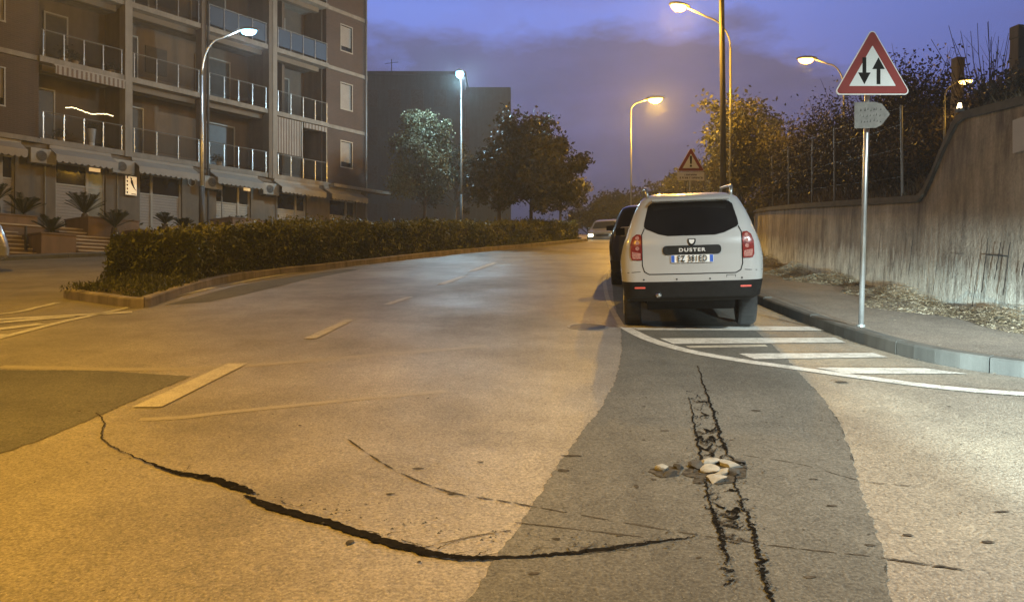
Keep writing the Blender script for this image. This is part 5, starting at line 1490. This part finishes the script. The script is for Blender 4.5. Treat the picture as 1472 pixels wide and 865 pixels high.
for s in (-1, 1):
    rl = MB().tube([(s*.50, .52, 1.64), (s*.515, .58, 1.745), (s*.53, .72, 1.775), (s*.54, 1.9, 1.78), (s*.53, 2.05, 1.67)], [.026, .022, .018, .018, .02], 8).build('roof_rail', M['steel'], root, smooth=True)
MB().box(-.46, .46, .27, .40, 1.60, 1.632).build('spoiler', M['car_white'], root, bevel=.012)
MB().tube([(0, 1.2, 1.66), (0, .95, 1.86)], .004, 5).build('aerial', M['black'], root)
MB().tube([(0, .165, 1.21), (.0, .155, 1.185)], .02, 8).build('wiper_hub', M['black'], root)

# dark car in front of it
HB = scaled(SUV, .97, .97, .97)
car('parked_car', 'black car parked directly ahead of the white four wheel drive car', Vector((2.78, 14.6, gz(14.6))), .16, M['car_black'], HB, 4.18, 1.78, 1, True)
# grey car coming round the bend
f = Vector(((866-736)/F*40.5, 40.5, gz(40.5))); hd = math.radians(180+14)
car('approaching_car', 'grey car coming round the bend towards the camera with its headlights lit', f-Vector((math.sin(hd), math.cos(hd), 0))*4.0, hd, M['car_grey'], scaled(SUV, .96, .93, .90), 4.0, 1.75, .9, lights_on=True, pitch=True)
# silver car cut by the left edge
rear = G(13, 391); rear = Vector((-12.80, 19.1, gz(19.1)))
hd = math.atan2(-.62, -.785)
car('parked_car', 'pale silver hatchback cut off by the left edge of the photo', rear, hd, M['car_silver'], scaled(SUV, .93, .85, .90), 3.66, 1.69, .92)

# ================================================================ sky, camera
w = bpy.data.worlds.new('World'); SC.world = w; w.use_nodes = True; nt = w.node_tree
bg = nt.nodes['Background']; tc = N(nt, 'ShaderNodeTexCoord'); v = tc.outputs['Generated']
sx = N(nt, 'ShaderNodeSeparateXYZ'); nt.links.new(v, sx.inputs[0]); X_, Y_, Z_ = sx.outputs
grad = ramp(nt, Z_, [(0.0, (.060, .062, .18)), (.16, (.095, .105, .34)), (.26, (.20, .25, .70)), (.36, (.21, .30, .86)), (.48, (.06, .085, .30)), (.75, (.018, .022, .06)), (1, (.012, .014, .035))])
# clouds: stretched flat, ragged upper rim, lower to the right
mp = N(nt, 'ShaderNodeMapping'); mp.inputs['Scale'].default_value = (1, 1, 2.6); nt.links.new(v, mp.inputs['Vector']); cv = mp.outputs['Vector']
n1 = noise(nt, cv, 2.6, 8, .62); n2 = noise(nt, cv, 9, 6, .6)
right = math_(nt, 'MAXIMUM', math_(nt, 'SUBTRACT', X_, .27), 0.0)
rim = math_(nt, 'SUBTRACT', math_(nt, 'MULTIPLY_ADD', n1, .26, .165), math_(nt, 'MULTIPLY', right, .42))
rim = math_(nt, 'MULTIPLY_ADD', n2, .05, rim)
cm = ramp(nt, math_(nt, 'MULTIPLY_ADD', math_(nt, 'SUBTRACT', rim, Z_), 9.0, .5), [(.30, 0.0), (.62, 1.0)])
cc = mixc(nt, ramp(nt, n2, [(.35, 0.0), (.7, 1.0)]), (.105, .108, .215), (.155, .158, .31))
cc = mixc(nt, ramp(nt, Z_, [(.05, 0.0), (.30, .55)]), cc, (.135, .14, .29))
cc = mixc(nt, ramp(nt, Z_, [(.08, 1.0), (.22, 0.0)]), cc, (.088, .086, .118))
sky = mixc(nt, math_(nt, 'MULTIPLY', cm, .93), grad, cc)
wisp = ramp(nt, noise(nt, cv, 5, 7, .7), [(.5, 0.0), (.75, .35)])
sky = mixc(nt, wisp, sky, (.21, .20, .50))
# the after-glow is on the side we look at; behind, the sky is already night
back = ramp(nt, Y_, [(.0, .22), (.55, 1.0)])
sky = mixc(nt, 1.0, sky, back, 'MULTIPLY')
sky = mixc(nt, 1.0, sky, ramp(nt, X_, [(.15, 1.0), (.55, .66)]), 'MULTIPLY')
nt.links.new(sky, bg.inputs['Color']); bg.inputs['Strength'].default_value = 1.0

cam = bpy.data.cameras.new('camera'); co = bpy.data.objects.new('camera', cam); COL.objects.link(co)
co.location = (0, 0, 0); co.rotation_euler = (PI/2, 0, 0); cam.sensor_width = 36; cam.lens = 36*F/1472; cam.clip_start = .05; cam.clip_end = 5000
SC.camera = co
vs = SC.view_settings; vs.view_transform = 'Standard'; vs.look = 'None'; vs.exposure = 0; vs.gamma = 1; vs.use_curve_mapping = False
SC.cycles.max_bounces = 3; SC.cycles.volume_bounces = 0; SC.cycles.sample_clamp_indirect = 4; SC.cycles.sample_clamp_direct = 0
# thin added volume: imitates lens glow round the lamps, greys the far trees
m = bpy.data.materials.new('added_haze'); m.use_nodes = True; nt = m.node_tree; nt.nodes.clear()
o_ = nt.nodes.new('ShaderNodeOutputMaterial'); pv = nt.nodes.new('ShaderNodeVolumePrincipled'); pv.inputs['Density'].default_value = .0021
pv.inputs['Color'].default_value = (.86, .92, 1.0, 1); pv.inputs['Anisotropy'].default_value = .35
nt.links.new(pv.outputs[0], o_.inputs['Volume'])
try: m.cycles.homogeneous_volume = True
except Exception as ex: print('no flag', ex)
tag(MB().box(-250, 250, -95, 310, -14, 30).build('added_haze', m), kind='stuff')
